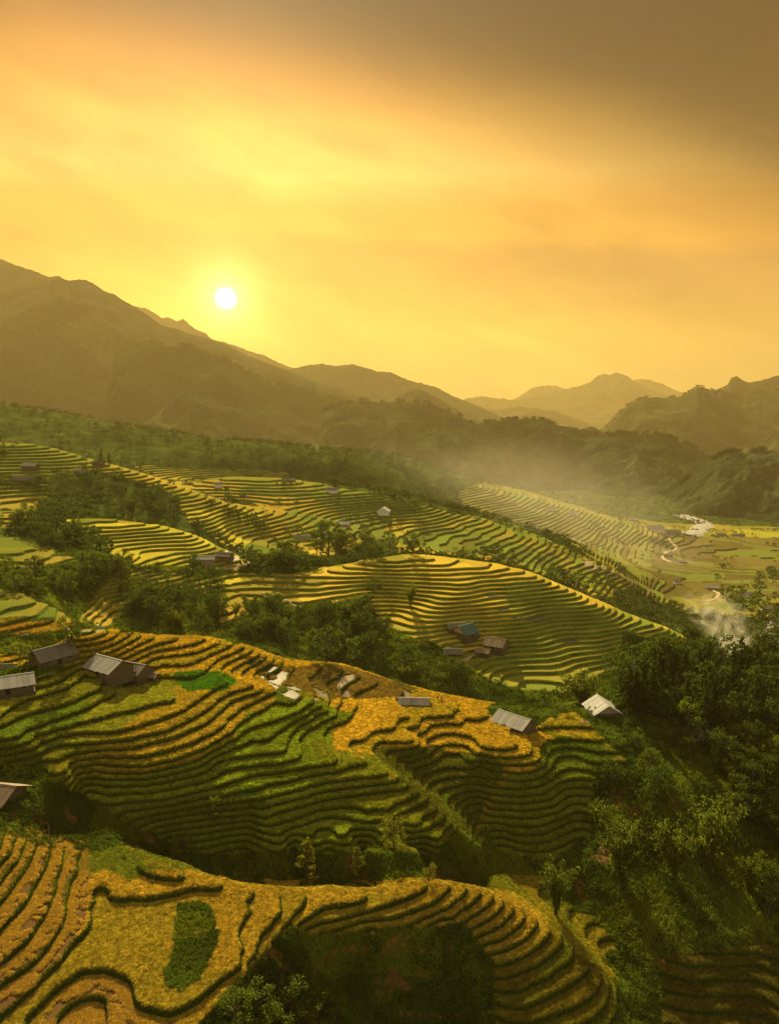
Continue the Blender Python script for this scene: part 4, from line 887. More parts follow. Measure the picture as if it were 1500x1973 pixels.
# ------------------------------------------------------------------ individual trees
tree_at('column', 591, 1704, 78, 'dark slender tree standing in the gully left of the pale cone-shaped tree')
tree_at('column', 688, 1708, 62, 'pale yellow-green cone-shaped tree behind the golden ridge, centre of the lower gully')
tree_at('round', 826, 1702, 36, 'small bushy tree on the far edge of the golden ridge, right of the cone-shaped tree', wide=.9)
tree_at('round', 874, 1700, 20, 'tiny shrubby tree at the golden ridge crest, smallest of its row')
tree_at('round', 759, 1646, 68, 'yellowish open-crowned tree at the foot of the green terraces above the gully', wide=.8)
tree_at('round', 352, 1662, 46, 'rounded ochre tree on the grassy bank where the lower spur meets the gully')
tree_at('leafy', 132, 1262, 62, 'dark umbrella-crowned tree beside the dark-roofed farmhouse', wide=.8)
tree_at('light', 1322, 1432, 76, 'bright green rounded tree in front of the half-hidden grey roof', wide=.8)
tree_at('light', 413, 1585, 44, 'small green tree low on the terraced hillside, left of the small plots', wide=.8)
tree_at('leafy', 1180, 1512, 44, 'dark rounded tree at the lower end of the golden strips')
tree_at('leafy', 1262, 1545, 52, 'dark leafy tree beside the red earth plot', wide=1.1)
tree_at('light', 1250, 1500, 50, 'yellow-green leafy tree above the red earth plot')
tree_at('bamboo', 1190, 1690, 110, 'tall yellow-green bamboo clump at the right foot of the green terraces', wide=.8)
tree_at('bamboo', 1295, 1700, 112, 'feathery bamboo clump leaning left, middle one of the lower right slope', wide=.8)
tree_at('bamboo', 1365, 1660, 120, 'large dark bamboo clump, highest on the lower right slope', wide=.85)
tree_at('bamboo', 1070, 1765, 105, 'narrow bamboo clump in the gully right of the golden ridge', wide=.55)
tree_at('bamboo', 1150, 1590, 45, 'low bamboo tuft beside the end of the dark green terraces', wide=.9)
tree_at('leafy', 438, 976, 36, 'lone tall dark tree at the tip of the upper left terraces', wide=.5)
tree_at('conifer', 196, 894, 28, 'dark pointed tree, left of the pair on the far left ridge')
tree_at('conifer', 211, 897, 22, 'dark pointed tree, right of the pair on the far left ridge')
tree_at('leafy', 272, 905, 20, 'small lone tree on the ridge path right of the pointed pair')
tree_at('leafy', 546, 1098, 52, 'dark round tree at the right end of the roadside hamlet', wide=1.1)
tree_at('light', 572, 1058, 48, 'pale green airy tree beside the blue-grey roof in the middle distance')
for i, (px, py, h, w_) in enumerate([(632, 1072, 62, 1.3), (668, 1078, 48, 1.3), (652, 1060, 40, 1.2), (610, 1068, 40, 1.1), (700, 1080, 36, 1.2), (725, 1078, 30, 1.2)]):
    tree_at('leafy', px, py, h, ['tallest broad dark tree in the grove left of the round green knoll', 'broad dark tree at the centre front of the grove left of the knoll', 'broad dark tree at the back of the grove left of the knoll', 'dark tree at the left end of the grove left of the knoll', 'dark tree right of centre in the grove left of the knoll', 'lowest dark tree at the right end of the grove by the knoll'][i], 'trees of the dense grove', w_)
tree_at('light', 750, 1066, 40, 'rounded green tree between the dense grove and the dark oval tree', wide=.9)
tree_at('leafy', 792, 1068, 44, 'dark oval tree right of the rounded green tree at the knoll', wide=.8)
tree_at('leafy', 701, 1035, 24, 'small green tree above the dense grove')
tree_at('leafy', 720, 1146, 32, 'squat dark tree on the golden terraces, left of the bamboo on the middle hill', wide=1.3)
tree_at('bamboo', 790, 1168, 46, 'dark plume-like bamboo clump on the golden terraces of the middle hill', wide=.7)
tree_at('leafy', 800, 992, 26, 'dark spreading tree on the far terraces right of the white gabled house', wide=1.3)
tree_at('bamboo', 1120, 1362, 70, 'arching dark bamboo clump left of the gabled hut', wide=1.2)
tree_at('light', 1048, 1365, 36, 'small bushy tree between the two tin-roofed huts')
grove([(1190,1335),(1210,1300),(1330,1290),(1500,1290),(1500,1440),(1400,1440),(1290,1400),(1205,1385)], 135, ['conifer', 'conifer', 'conifer', 'conifer', 'leafy'], (10, 16.5),
      {'conifer': 'dark conifer in wood beside gabled hut', 'leafy': 'dark leafy tree in wood beside gabled hut'}, {'conifer': 'conifers of the right hand wood', 'leafy': 'broadleaf trees of the right hand wood'}, .2)
grove([(1380,1440),(1520,1430),(1520,1640),(1440,1620),(1400,1500)], 34, ['leafy', 'leafy', 'bamboo', 'light'], (6, 10),
      {'leafy': 'dark leafy tree on slope at the right edge', 'light': 'green leafy tree on slope at the right edge', 'bamboo': 'bamboo clump on slope at the right edge'},
      {'leafy': 'dark trees on the right slope', 'light': 'green trees on the right slope', 'bamboo': 'bamboo on the right slope'})
grove([(1215,1440),(1390,1420),(1390,1480),(1230,1480)], 12, ['light', 'leafy'], (3.5, 6), 'garden tree below the right hand wood', 'trees of the hillside garden')
grove([(1440,1700),(1520,1690),(1520,1790),(1450,1780)], 7, ['leafy', 'bamboo'], (5, 8), 'dark tree at right edge above lowest terraces', 'dark growth by the lowest terraces')
grove([(240,1140),(330,1135),(430,1152),(470,1190),(540,1165),(600,1190),(690,1160),(760,1225),(780,1270),(860,1310),(950,1350),(930,1362),(860,1345),(780,1315),(700,1290),(600,1275),(540,1262),(460,1238),(330,1215),(230,1200)], 82, ['leafy', 'leafy', 'light', 'bamboo'], (6, 11),
      {'leafy': 'dark leafy tree in ravine behind the first hill', 'light': 'green tree in ravine behind the first hill', 'bamboo': 'bamboo clump in ravine behind the first hill'},
      {'leafy': 'dark trees of the ravine', 'light': 'green trees of the ravine', 'bamboo': 'bamboo of the ravine'}, .3)
grove([(-20,1020),(60,990),(200,995),(215,1060),(180,1085),(60,1050),(-20,1070)], 10, ['leafy'], (8, 13), 'dark thicket tree left of bright yellow terraces', 'thicket left of the bright terraces')
grove([(60,925),(200,920),(330,955),(360,995),(250,1000),(100,985),(60,960)], 18, ['far', 'far'], (8, 12), 'hazy dark tree in hollow above yellow terraces', 'trees in the upper left hollow')
grove([(-10,1110),(110,1110),(240,1095),(245,1120),(180,1150),(60,1150),(-10,1170)], 20, ['leafy', 'light'], (6, 11), 'tree beside the pale track at the left edge', 'trees by the pale track')
grove([(1375,1120),(1500,1100),(1520,1230),(1420,1225)], 34, ['far'], (8, 13), 'tree in valley wood at right edge', 'valley wood at the right edge')
grove([(900,1075),(1000,1090),(1120,1140),(1250,1190),(1340,1220),(1330,1190),(1220,1150),(1050,1085),(900,1060)], 40, ['far'], (7, 12), 'small tree in belt behind golden middle hill', 'tree belt behind the middle hill')
grove([(360,1105),(430,1105),(430,1128),(360,1128)], 5, ['leafy'], (7, 10), 'tall dark tree below the roadside hamlet', 'trees below the hamlet')
for i, (px, py, h) in enumerate([(455, 1985, 60), (500, 1975, 66), (560, 1965, 60), (610, 1985, 58), (520, 2010, 60), (650, 1990, 46)]):
    tree_at('light', px, py, h, ['leftmost leafy tree of the row cut by the bottom edge', 'leafy tree second from left along the bottom edge', 'leafy tree third from left along the bottom edge, standing highest', 'leafy tree second from right along the bottom edge', 'leafy tree in front of the others, mostly below the bottom edge', 'smallest and rightmost leafy tree of the row at the bottom edge'][i], 'leafy trees at the bottom edge', 1.25)

# ------------------------------------------------------------------ buildings
class MB:
    def __init__(self): self.v, self.f = [], []
    def box(self, x0, x1, y0, y1, z0, z1):
        o = len(self.v); self.v += [(x, y, z) for z in (z0, z1) for y in (y0, y1) for x in (x0, x1)]
        self.f += [tuple(o + i for i in q) for q in ((0, 2, 3, 1), (4, 5, 7, 6), (0, 1, 5, 4), (2, 6, 7, 3), (0, 4, 6, 2), (1, 3, 7, 5))]; return self
    def prism(self, quad, t):                    # slab: four corners and a thickness along the normal
        q = np.array(quad, float); n = np.cross(q[1] - q[0], q[3] - q[0]); n /= np.linalg.norm(n)
        o = len(self.v); self.v += [tuple(p) for p in q] + [tuple(p + n * t) for p in q]
        self.f += [tuple(o + i for i in g) for g in ((0, 3, 2, 1), (4, 5, 6, 7), (0, 1, 5, 4), (1, 2, 6, 5), (2, 3, 7, 6), (3, 0, 4, 7))]; return self
    def tri_wall(self, a, b, c, t):              # gable infill
        q = np.array([a, b, c], float); n = np.cross(q[1] - q[0], q[2] - q[0]); n /= np.linalg.norm(n); o = len(self.v)
        self.v += [tuple(p) for p in q] + [tuple(p + n * t) for p in q]
        self.f += [(o, o + 2, o + 1, o + 1), (o + 3, o + 4, o + 5, o + 5), (o, o + 1, o + 4, o + 3), (o + 1, o + 2, o + 5, o + 4), (o + 2, o, o + 3, o + 5)]; return self
    def build(self, name, m, parent, loc=None):
        me = bpy.data.meshes.new(name); fs = [tuple(dict.fromkeys(f)) for f in self.f]; me.from_pydata([tuple(map(float, v)) for v in self.v], [], fs); me.materials.append(m); me.update()
        o = mobj(name, me, parent)
        if loc: o.location = loc
        return o
def house(name, px, py, rz, Lx, Wy, hw, rise, m_roof, m_wall, label, cat='house', group=None, sheets=1, over=.5, front_open=False, door=True, dz=0.0, m_roof2=None, detail=True, xyz=None, m_gable=None):
    x, y, z = xyz or hit(px, py)
    if detail: hw *= .82; dz -= .25
    o = empty(name, (x, y, z + dz), R(rz)); tag(o, label, cat, group)
    a, b = Lx / 2, Wy / 2; t = .14
    if detail:
        MB().box(-a - .3, a + .3, -b - .3, b + .3, -2.2, .05).build('foundation', M_base, o)
    ws = [('wall', (-a, a, -b, -b + t)), ('wall', (-a, a, b - t, b)), ('wall', (-a, -a + t, -b + t + .003, b - t - .003)), ('wall', (a - t, a, -b + t + .003, b - t - .003))]
    if detail:
        for i, (n, (x0, x1, y0, y1)) in enumerate(ws):
            if front_open and i == 0: continue
            mb = MB()
            if i < 2:
                k = max(3, int((x1 - x0) / .9)); w_ = (x1 - x0) / k
                for j in range(k): e = random.uniform(0, .03); mb.box(x0 + j * w_, x0 + (j + 1) * w_ - .03, y0 - e, y1 + e, .05, hw)
            else:
                k = max(3, int((y1 - y0) / .9)); w_ = (y1 - y0) / k
                for j in range(k): e = random.uniform(0, .03); mb.box(x0 - e, x1 + e, y0 + j * w_, y0 + (j + 1) * w_ - .03, .05, hw)
            mb.build(n, m_wall, o)
        for sx in (-1, 1):
            MB().tri_wall((sx * (a - .02), -b, hw), (sx * (a - .02), b, hw), (sx * (a - .02), 0, hw + rise * .96), .08).build('gable', m_gable or m_wall, o)
        if door:
            d = MB().box(-.55, .55, -b - .10, -b - .06, .06, min(hw - .1, 1.95)).build('door', M_dark, o)
            MB().box(-.62, -.56, -b - .12, -b - .04, .05, min(hw, 2.0)).box(.56, .62, -b - .12, -b - .04, .05, min(hw, 2.0)).build('frame', m_wall, d)
            for wx in (-.3 * Lx, .3 * Lx):
                wd = MB().box(wx - .4, wx + .4, -b - .09, -b - .06, .9, min(hw - .15, 1.6)).build('window', M_dark, o)
                MB().box(wx - .03, wx + .03, -b - .12, -b - .095, .9, min(hw - .15, 1.6)).box(wx - .45, wx + .45, -b - .13, -b - .05, .82, .89).build('frame', m_wall, wd)
        for sx in (-1, 1):
            for sy in (-1, 1): MB().box(sx * (a + over * .6) - .06, sx * (a + over * .6) + .06, sy * (b + over * .5) - .06, sy * (b + over * .5) + .06, -1.2, hw - .12).build('post', M_wood, o)
    else:
        MB().box(-a, a, -b, b, -1.5, hw).build('wall', m_wall, o)
        for sx in (-1, 1): MB().tri_wall((sx * a, -b, hw), (sx * a, b, hw), (sx * a, 0, hw + rise * .96), .1).build('gable', m_gable or m_wall, o)
    rf = MB().box(-a - over, a + over, -.12, .12, hw + rise - .01, hw + rise + .10).build('roof', m_roof, o)
    rl = math.hypot(b + over, rise * (b + over) / b); zz = hw + rise
    for sy in (-1, 1):
        m_ = m_roof2 if (m_roof2 and sy > 0) else m_roof
        zl = hw + rise - rise * (b + over) / b; W = (2 * a + 2 * over) / sheets
        for j in range(sheets):
            x0 = -a - over + j * W; x1 = x0 + W - (.03 if sheets > 1 else 0); lift = (.014 if j % 2 else 0.0) + (random.uniform(0, .02) if sheets > 1 else 0)
            e = random.uniform(0, .12) if sheets > 1 else 0
            q = [(x0, sy * .05, zz + lift), (x1, sy * .05, zz + lift), (x1, sy * (b + over + e), zl + lift - e * rise / b), (x0, sy * (b + over + e), zl + lift - e * rise / b)]
            if sy > 0: q = q[::-1]
            mb = MB().prism(q, -.05)
            if sheets > 1 and detail:                 # corrugation ribs and the lap line half way down
                for rk in range(1, 4):
                    xr = x0 + (x1 - x0) * rk / 4
                    g = [(xr - .035, sy * .06, zz + lift + .004), (xr + .035, sy * .06, zz + lift + .004), (xr + .035, sy * (b + over), zl + lift + .004), (xr - .035, sy * (b + over), zl + lift + .004)]
                    if sy < 0: g = g[::-1]
                    mb.prism(g, .03)
            mb.build('roof_sheet', m_, rf)
    return o
house('tin_roofed_hut', 990, 1400, -44, 9.4, 6.6, 2.3, 1.7, M_tin, M_wood, 'pale tin-roofed hut on the rim of the golden terraces, straw heaped at its open end', 'hut', sheets=9, over=.7)
house('gabled_hut', 1160, 1374, -84, 8.2, 7.4, 2.2, 2.3, M_tin, M_wood, 'grey tin-roofed hut with its plank gable to the viewer, below the dark wood', 'hut', sheets=8, over=.8, m_gable=M_plaster)
house('farmhouse', 212, 1297, -33, 9.2, 7.6, 2.3, 2.0, M_tin, M_wood, 'long farmhouse with a pale sheet roof above the rounded green terrace', 'house', sheets=9, over=.6, m_roof2=M_slate)
house('farm_annex', 258, 1302, -24, 7.6, 6.2, 2.0, 1.6, M_slate, M_wood, 'dark-roofed annex joined to the right of the pale-roofed farmhouse', 'house', sheets=7)
house('shed', 291, 1312, -15, 3.2, 2.6, 1.7, .5, M_slate, M_wood, 'small open lean-to shed at the right end of the farmhouse row', 'shed', sheets=3, front_open=True, door=False)
house('dark_farmhouse', 103, 1272, 52, 9.5, 6.0, 2.2, 2.1, M_slate, M_wood, 'dark slate-roofed farmhouse under the umbrella-crowned tree', 'house', sheets=8)
house('tin_roofed_house', 14, 1328, 28, 11, 7, 2.2, 1.5, M_tin, M_wood, 'pale sheet-roofed house cut by the left edge, upper terraces', 'house', sheets=9)
house('dark_roofed_house', 2, 1300, 5, 9, 6, 2.2, 1.7, M_slate, M_wood, 'dark-roofed house behind the pale roof at the left edge', 'house', sheets=7)
house('brown_roofed_house', -8, 1540, -14, 8.6, 7.2, 2.3, 1.7, M_brownroof, M_wood, 'brown board-roofed house with a red earth yard, lower left edge', 'house', sheets=9, over=.9)
house('field_shelter', 797, 1358, -4, 8.0, 3.8, 1.5, 1.0, M_tin, M_wood, 'low long grey shelter at the back edge of the wide golden field', 'shelter', sheets=8, door=False)
house('green_roofed_house', 896, 1226, 40, 8.5, 9.0, 2.4, 3.0, M_green, M_wood, 'house with a blue-green roof and orange gable among the middle terraces', 'house', sheets=6, m_gable=M_straw, m_roof2=M_green)
house('grey_outbuilding', 878, 1213, 10, 8, 5, 2.2, 1.4, M_slate, M_wood, 'grey outbuilding touching the back of the blue-green roofed house', 'outbuilding', sheets=5)
house('hip_roofed_house', 955, 1246, -30, 9.0, 8.0, 2.2, 2.4, M_brownroof, M_wood, 'brown-grey roofed house right of the blue-green roofed one', 'house', sheets=6)
house('grey_barn', 871, 1264, 0, 7.5, 5, 2.0, 1.4, M_slate, M_wood, 'small grey barn among trees below the blue-green roofed house', 'barn', sheets=5)
house('small_barn', 930, 1264, -20, 5.5, 4, 1.8, 1.0, M_brownroof, M_wood, 'smallest brown barn by the footpath under the brown-grey roofed house', 'barn', sheets=3)
house('half_hidden_house', 1350, 1424, 15, 10.5, 6.5, 2.3, 2.0, M_slate, M_wood, 'grey-roofed house half hidden by trees in the garden slope', 'house', sheets=7)
FARH = [(392,1083,8,12,6,2.2,1.4,'M_tin','M_plaster','long grey-roofed house below the bright yellow terraces by the road'),
 (432,1080,-15,9,6,2.2,1.6,'M_slate','M_wood','dark-roofed house right of the long grey-roofed one by the road'),
 (500,1090,-20,11,7,2.4,1.8,'M_slate','M_wood','house at the road bend left of the dark round tree'),
 (582,1042,10,14,7,2.6,1.8,'M_tin','M_plaster','blue-grey roofed house behind the pale green airy tree'),
 (662,1014,-10,12,8,2.6,2.0,'M_tin','M_plaster','pale-roofed house above the dense grove'),
 (739,991,80,12,12,3.0,3.6,'M_tin','M_white','white gabled house alone on the far terraces'),
 (640,950,-15,15,9,3.0,2.6,'M_slate','M_white','white-fronted house with a dark roof by the crest bush'),
 (556,928,-5,18,9,2.6,2.2,'M_slate','M_wood','dark barn on the far crest left of the white-fronted house'),
 (60,906,-12,16,9,2.6,2.6,'M_tin','M_wood','pale-roofed house on the left ridge above the hollow'),
 (52,930,5,24,9,2.8,3.0,'M_slate','M_wood','long dark-roofed house in the left hollow'),
 (156,910,-5,12,6,2.4,1.6,'M_tin','M_plaster','small pale-roofed hut on the left ridge'),
 (190,896,-20,12,7,2.6,2.4,'M_slate','M_wood','dark gabled house under the pointed pair of trees'),
 (421,938,20,10,8,2.6,2.6,'M_tin','M_white','tiny pale hut between two dark trees beyond the left ridge'),
 (1060,982,-5,18,9,3,2.2,'M_tin','M_white','leftmost of the small white houses on the far spur'),
 (1092,968,0,24,9,3,2.0,'M_tin','M_white','long white house at the top of the far golden fields'),
 (1102,992,0,14,8,3,2.0,'M_tin','M_white','smallest white house on the far golden fields'),
 (1216,1004,0,24,9,4,2.0,'M_tin','M_white','white block house in the valley, above the pale-roofed hall'),
 (1261,1024,-10,30,16,5,6,'M_tin','M_white','pale-roofed hall in the valley at the head of the white path'),
 (1293,1029,0,26,10,5,2.5,'M_slate','M_plaster','blue-grey building right of the pale-roofed hall'),
 (1282,1036,0,12,8,3,2.0,'M_brownroof','M_wood','small dark house in front of the pale-roofed hall'),
 (1387,1031,0,18,8,3,1.8,'M_tin','M_plaster','pale low building by the green fields across the river'),
 (1420,1033,0,26,8,3,1.8,'M_slate','M_plaster','long dull building by the green fields across the river'),
 (1284,1073,10,15,8,3,2,'M_slate','M_wood','dark house at the bend of the white path'),
 (1308,1085,0,20,7,2.6,1.6,'M_tin','M_plaster','pale shed row below the bend of the white path'),
 (1372,1136,-25,13,8,3,2,'M_tin','M_plaster','pale-roofed house left of the valley wood'),
 (1436,1150,20,10,8,3,2,'M_tin','M_white','white-walled house inside the valley wood'),
 (1362,1184,-10,13,8,3,2,'M_tin','M_plaster','pale house behind the drifting smoke'),
 (1474,1178,-10,9,6,3,2,'M_tin','M_white','white house at the right edge of the valley wood'),
 (1303,1125,0,7,6,3,2,'M_tin','M_white','small white hut in the middle of the valley paddies')]
for h in FARH:
    px, py, rz, L_, W_, hw, rise, mr, mw, lb = h; k_ = .72 if py < 960 and px < 700 else .88; L_, W_, hw, rise = L_ * k_, W_ * k_, hw * k_, rise * k_
    house('village_house', px, py, rz, L_, W_, hw, rise, globals()[mr], globals()[mw], lb, 'house', 'village houses', detail=False, over=.6)
# pale apartment blocks standing on the right mountain, and the white house high on the left spur
a0, t0 = az_t(1358, 769); D0 = 4380
for i, (px, w_, hh, lb) in enumerate([(1358, 18, 44, 'left of the three pale blocks on the right mountain'), (1369, 26, 52, 'middle and tallest of the three pale blocks on the right mountain'), (1383, 22, 40, 'right of the three pale blocks on the right mountain')]):
    a, t = az_t(px, 772.); a, t = float(a), float(t); bx = empty('apartment_block', (D0 * math.sin(a), D0 * math.cos(a), D0 * t), -a); tag(bx, lb, 'building', 'pale blocks on the mountain')
    MB().box(-w_ / 2, w_ / 2, -8, 8, -60, hh).build('wall', M_plaster, bx); MB().box(-w_ / 2 - 1, w_ / 2 + 1, -9, 9, hh + .01, hh + 2.5).build('roof', M_brownroof, bx)
    for fz in range(5):
        for wx in (-.3, 0, .3): MB().box(wx * w_ - 2, wx * w_ + 2, -8.3, -8.02, hh * (fz + .35) / 5.4, hh * (fz + .75) / 5.4).build('window', M_dark, bx)

# ------------------------------------------------------------------ tracks, river, pool
def ribbon(name, line, width, m, lift=.10, seg=1.2, vary=.25, kind='structure', world=False):
    w3 = [np.array(hit(px, py)) for px, py in line] if not world else [np.array(p) for p in line]
    pts3 = np.array(w3); s_ = np.r_[0, np.cumsum(np.hypot(*np.diff(pts3[:, :2], axis=0).T))]; n = max(4, int(s_[-1] / seg)); q = np.linspace(0, s_[-1], n)
    x = np.interp(q, s_, pts3[:, 0]); y = np.interp(q, s_, pts3[:, 1])
    for _ in range(3): x[1:-1] = (x[:-2] + 2 * x[1:-1] + x[2:]) / 4; y[1:-1] = (y[:-2] + 2 * y[1:-1] + y[2:]) / 4
    tx = np.gradient(x); ty = np.gradient(y); l = np.hypot(tx, ty) + 1e-9; nx, ny = -ty / l, tx / l; w_ = width * (1 + vary * fbm(q / 6, q * 0, 2, 3)) / 2
    V_, F_ = [], []
    for k_, off in enumerate((-1, -.4, .4, 1)):
        X_ = x + nx * w_ * off; Y_ = y + ny * w_ * off; Z_ = ground(X_, Y_) + (lift if abs(off) < 1 else -.15); V_.append(np.c_[X_, Y_, Z_])
    V_ = np.stack(V_, 1).reshape(-1, 3)
    for i in range(n - 1):
        for k_ in range(3): F_.append((i * 4 + k_, i * 4 + k_ + 1, (i + 1) * 4 + k_ + 1, (i + 1) * 4 + k_))
    return tag(mobj(name, mesh_np(name, V_, np.array(F_), m, None, True)), kind=kind)
ribbon('road', [(30,1101),(80,1094),(130,1089),(175,1090),(230,1098),(280,1100),(340,1098),(400,1098),(450,1096),(478,1090)], 3.6, M_dirt, .35)
ribbon('path', [(235,1098),(232,1108),(226,1120)], 2.2, M_dirt, .3)
ribbon('path', [(478,1092),(495,1072),(485,1065)], 2.6, M_dirt, .3)
ribbon('path', [(500,1143),(540,1153),(580,1172)], 1.4, M_dirt, .3)
ribbon('path', [(1288,1036),(1292,1046),(1303,1053),(1300,1060),(1285,1063),(1276,1073),(1278,1079),(1295,1083)], 5.5, M_dirt, .8, 5)
ribbon('path', [(1345,1160),(1375,1158),(1386,1144),(1372,1136)], 3.5, M_dirt, .6, 4)
ribbon('path', [(605,1885),(612,1862),(640,1838),(700,1829),(760,1838),(800,1832),(870,1824)], .8, M_red, .16, .6)
ribbon('path', [(770,1956),(830,1962),(890,1955),(950,1962)], .7, M_red, .16, .6)
ribbon('path', [(1180,1755),(1240,1790),(1290,1800)], .4, M_dirt, .14, .6)
ribbon('path', [(863,1276),(895,1272),(912,1262)], 1.0, M_dirt, .2, .8)
ribbon('riverbed', [(1310,992),(1325,998),(1345,1003),(1358,1010),(1350,1018),(1338,1026),(1322,1032)], 34, M_stone, 1.5, 8, .6)
ribbon('riverbed', [(1500,1195),(1486,1215),(1478,1235),(1490,1250)], 16, M_stone, 1.0, 6, .6)
ribbon('yard', [(-20,1570),(20,1560),(60,1552),(90,1566)], 6.5, M_red, .22, .8)
ribbon('earth_plot', [(1262,1565),(1290,1545),(1312,1528),(1322,1500)], 6.0, M_red, .22, .8, .1)
ribbon('yard', [(1020,1385),(1050,1375),(1095,1385),(1125,1390)], 3.2, M_dirt, .2, .8)
ribbon('landslip', [(745,1835),(755,1815),(790,1820)], 1.6, M_red, .15, .6)
ribbon('landslip', [(800,1880),(825,1885),(845,1900)], 2.0, M_red, .15, .6)
ribbon('landslip', [(1250,1855),(1265,1860),(1280,1855)], 2.6, M_red, .15, .6)

# ------------------------------------------------------------------ small things
def straw_heap(px, py, r_, h, label):
    x, y, z = hit(px, py); V_, F_ = [], []; n, m_ = 22, 9
    for i in range(m_ + 1):
        t = i / m_
        for j in range(n):
            a = 6.283 * j / n; rr = r_ * math.cos(t * math.pi / 2) ** .7 * (1 + .12 * math.sin(5 * a + i) + random.uniform(-.06, .06)); V_.append((rr * math.cos(a), rr * math.sin(a), h * t + random.uniform(-.05, .05)))
    for i in range(m_):
        for j in range(n): F_.append((i * n + j, i * n + (j + 1) % n, (i + 1) * n + (j + 1) % n, (i + 1) * n + j))
    o = empty('straw_heap', (x, y, z - .1)); mobj('heap', mesh_np('heap', np.array(V_), np.array(F_), M_straw), o)
    bl = blades(260, .25, .5, .04, 9, .7); v = bl[0].copy(); rr = np.repeat(rng.random(260) * 6.283, 6); tt = np.repeat(rng.random(260), 6); v[:, 0] += np.cos(rr) * r_ * np.cos(tt * 1.5) * .95; v[:, 1] += np.sin(rr) * r_ * np.cos(tt * 1.5) * .95; v[:, 2] += h * tt
    mobj('loose_straw', mesh_np('loose_straw', v, bl[1], M_straw), o); tag(o, label, 'straw heap'); return o
straw_heap(1020, 1408, 2.0, 1.7, 'heap of golden straw at the open end of the pale tin-roofed hut')
straw_heap(385, 1800, 1.3, .35, 'thin layer of cut straw on the green islet in the big rice field')
straw_heap(1125, 1394, 1.4, .9, 'sunlit straw heap at the left corner of the gabled hut')
def banana(px, py, h, label):
    x, y, z = hit(px, py); o = empty('banana_plant', (x, y, z - .1)); tag(o, label, 'banana plant')
    v, f = tube([(0, 0, 0), (.05, 0, h * .3), (0, 0, h * .55)], [.16, .13, .07], 7); mobj('stem', mesh_np('stem', v, f, M_leafmid), o)
    for i in range(9):
        a = i * 2.4; L_ = h * .55; V_, F_ = [], []; k_ = 7
        for j in range(k_):
            t = j / (k_ - 1); r_ = L_ * t * .8; zz = h * .5 + L_ * (t * 1.0 - t * t * (.75 + .25 * (i % 3))); w_ = h * .085 * math.sin(math.pi * min(1, t * .92 + .08)) ** .6
            for s_ in (-1, 0, 1): V_.append((math.cos(a) * r_ - math.sin(a) * w_ * s_, math.sin(a) * r_ + math.cos(a) * w_ * s_, zz - abs(s_) * w_ * .35))
        for j in range(k_ - 1):
            for s_ in (0, 1): F_.append((j * 3 + s_, j * 3 + s_ + 1, j * 3 + s_ + 4, j * 3 + s_ + 3))
        mobj('leaf', mesh_np('leaf', np.array(V_), np.array(F_), M_bamboo, None, True), o)
banana(44, 1276, 5.5, 'broad-leaved banana plant left of the dark slate-roofed farmhouse')
banana(58, 1282, 4.4, 'smaller banana plant in the hedge below the dark slate-roofed farmhouse')
banana(372, 1092, 5.0, 'banana plant by the long grey-roofed roadside house')
banana(1088, 1378, 4.0, 'banana plant on the bank left of the gabled hut')
def pole(px, py, hpx, label, arm=True):
    x, y, z = hit(px, py); d = math.sqrt(x * x + y * y + z * z); h = hpx * d / F; o = empty('utility_pole', (x, y, z - .3)); tag(o, label, 'pole')
    v, f = tube([(0, 0, 0), (0, 0, h * .5), (.05, 0, h + .3)], [.13, .11, .08], 7); mobj('shaft', mesh_np('shaft', v, f, M_wood), o)
    if arm: MB().box(-.7, .7, -.05, .05, h - .4, h - .3).build('crossarm', M_wood, o)
pole(357, 1060, 18, 'thin utility pole standing in the bright yellow terraces'); pole(415, 1052, 14, 'shorter utility pole near the crest of the bright yellow terraces')
pole(97, 1640, 50, 'leaning bamboo pole on the harvested strips below the brown-roofed house', False)
def person(px, py, shirt, label):
    x, y, z = hit(px, py); bm_v = [(0, 0, .95), (0, 0, 1.2), (0, .01, 1.45), (0, .01, 1.56), (0, .02, 1.68), (-.2, 0, 1.42), (-.27, -.08, 1.15), (-.24, -.25, .98), (.2, 0, 1.42), (.27, -.06, 1.15), (.25, -.2, .95), (-.1, 0, .88), (-.11, -.03, .48), (-.11, .02, .06), (-.11, -.12, .03), (.1, 0, .88), (.12, .04, .48), (.12, .06, .06), (.12, -.08, .03)]
    ed = [(0, 1), (1, 2), (2, 3), (3, 4), (2, 5), (5, 6), (6, 7), (2, 8), (8, 9), (9, 10), (0, 11), (11, 12), (12, 13), (13, 14), (0, 15), (15, 16), (16, 17), (17, 18)]
    rad = [.15, .14, .15, .06, .11, .07, .05, .04, .07, .05, .04, .1, .07, .05, .05, .1, .07, .05, .05]
    me = bpy.data.meshes.new('person'); me.from_pydata(bm_v, ed, []); me.materials.append(shirt); o = link(bpy.data.objects.new('person', me)); o.location = (x, y, z + .05); o.rotation_euler = (0, 0, random.random() * 6)
    md = o.modifiers.new('skin', 'SKIN')
    for sv_, r_ in zip(me.skin_vertices[0].data, rad): sv_.radius = (r_, r_ * .8)
    me.skin_vertices[0].data[0].use_root = True; o.modifiers.new('sub', 'SUBSURF').levels = 1
    tag(o, label, 'person')
M_cloth = plain('dark_clothes', (.06, .05, .05), .9, .2)
person(843, 1352, M_cloth, 'person in dark clothes standing at the back edge of the golden field')
person(850, 1353, M_cloth, 'second person in dark clothes, right of the other at the back edge of the field')

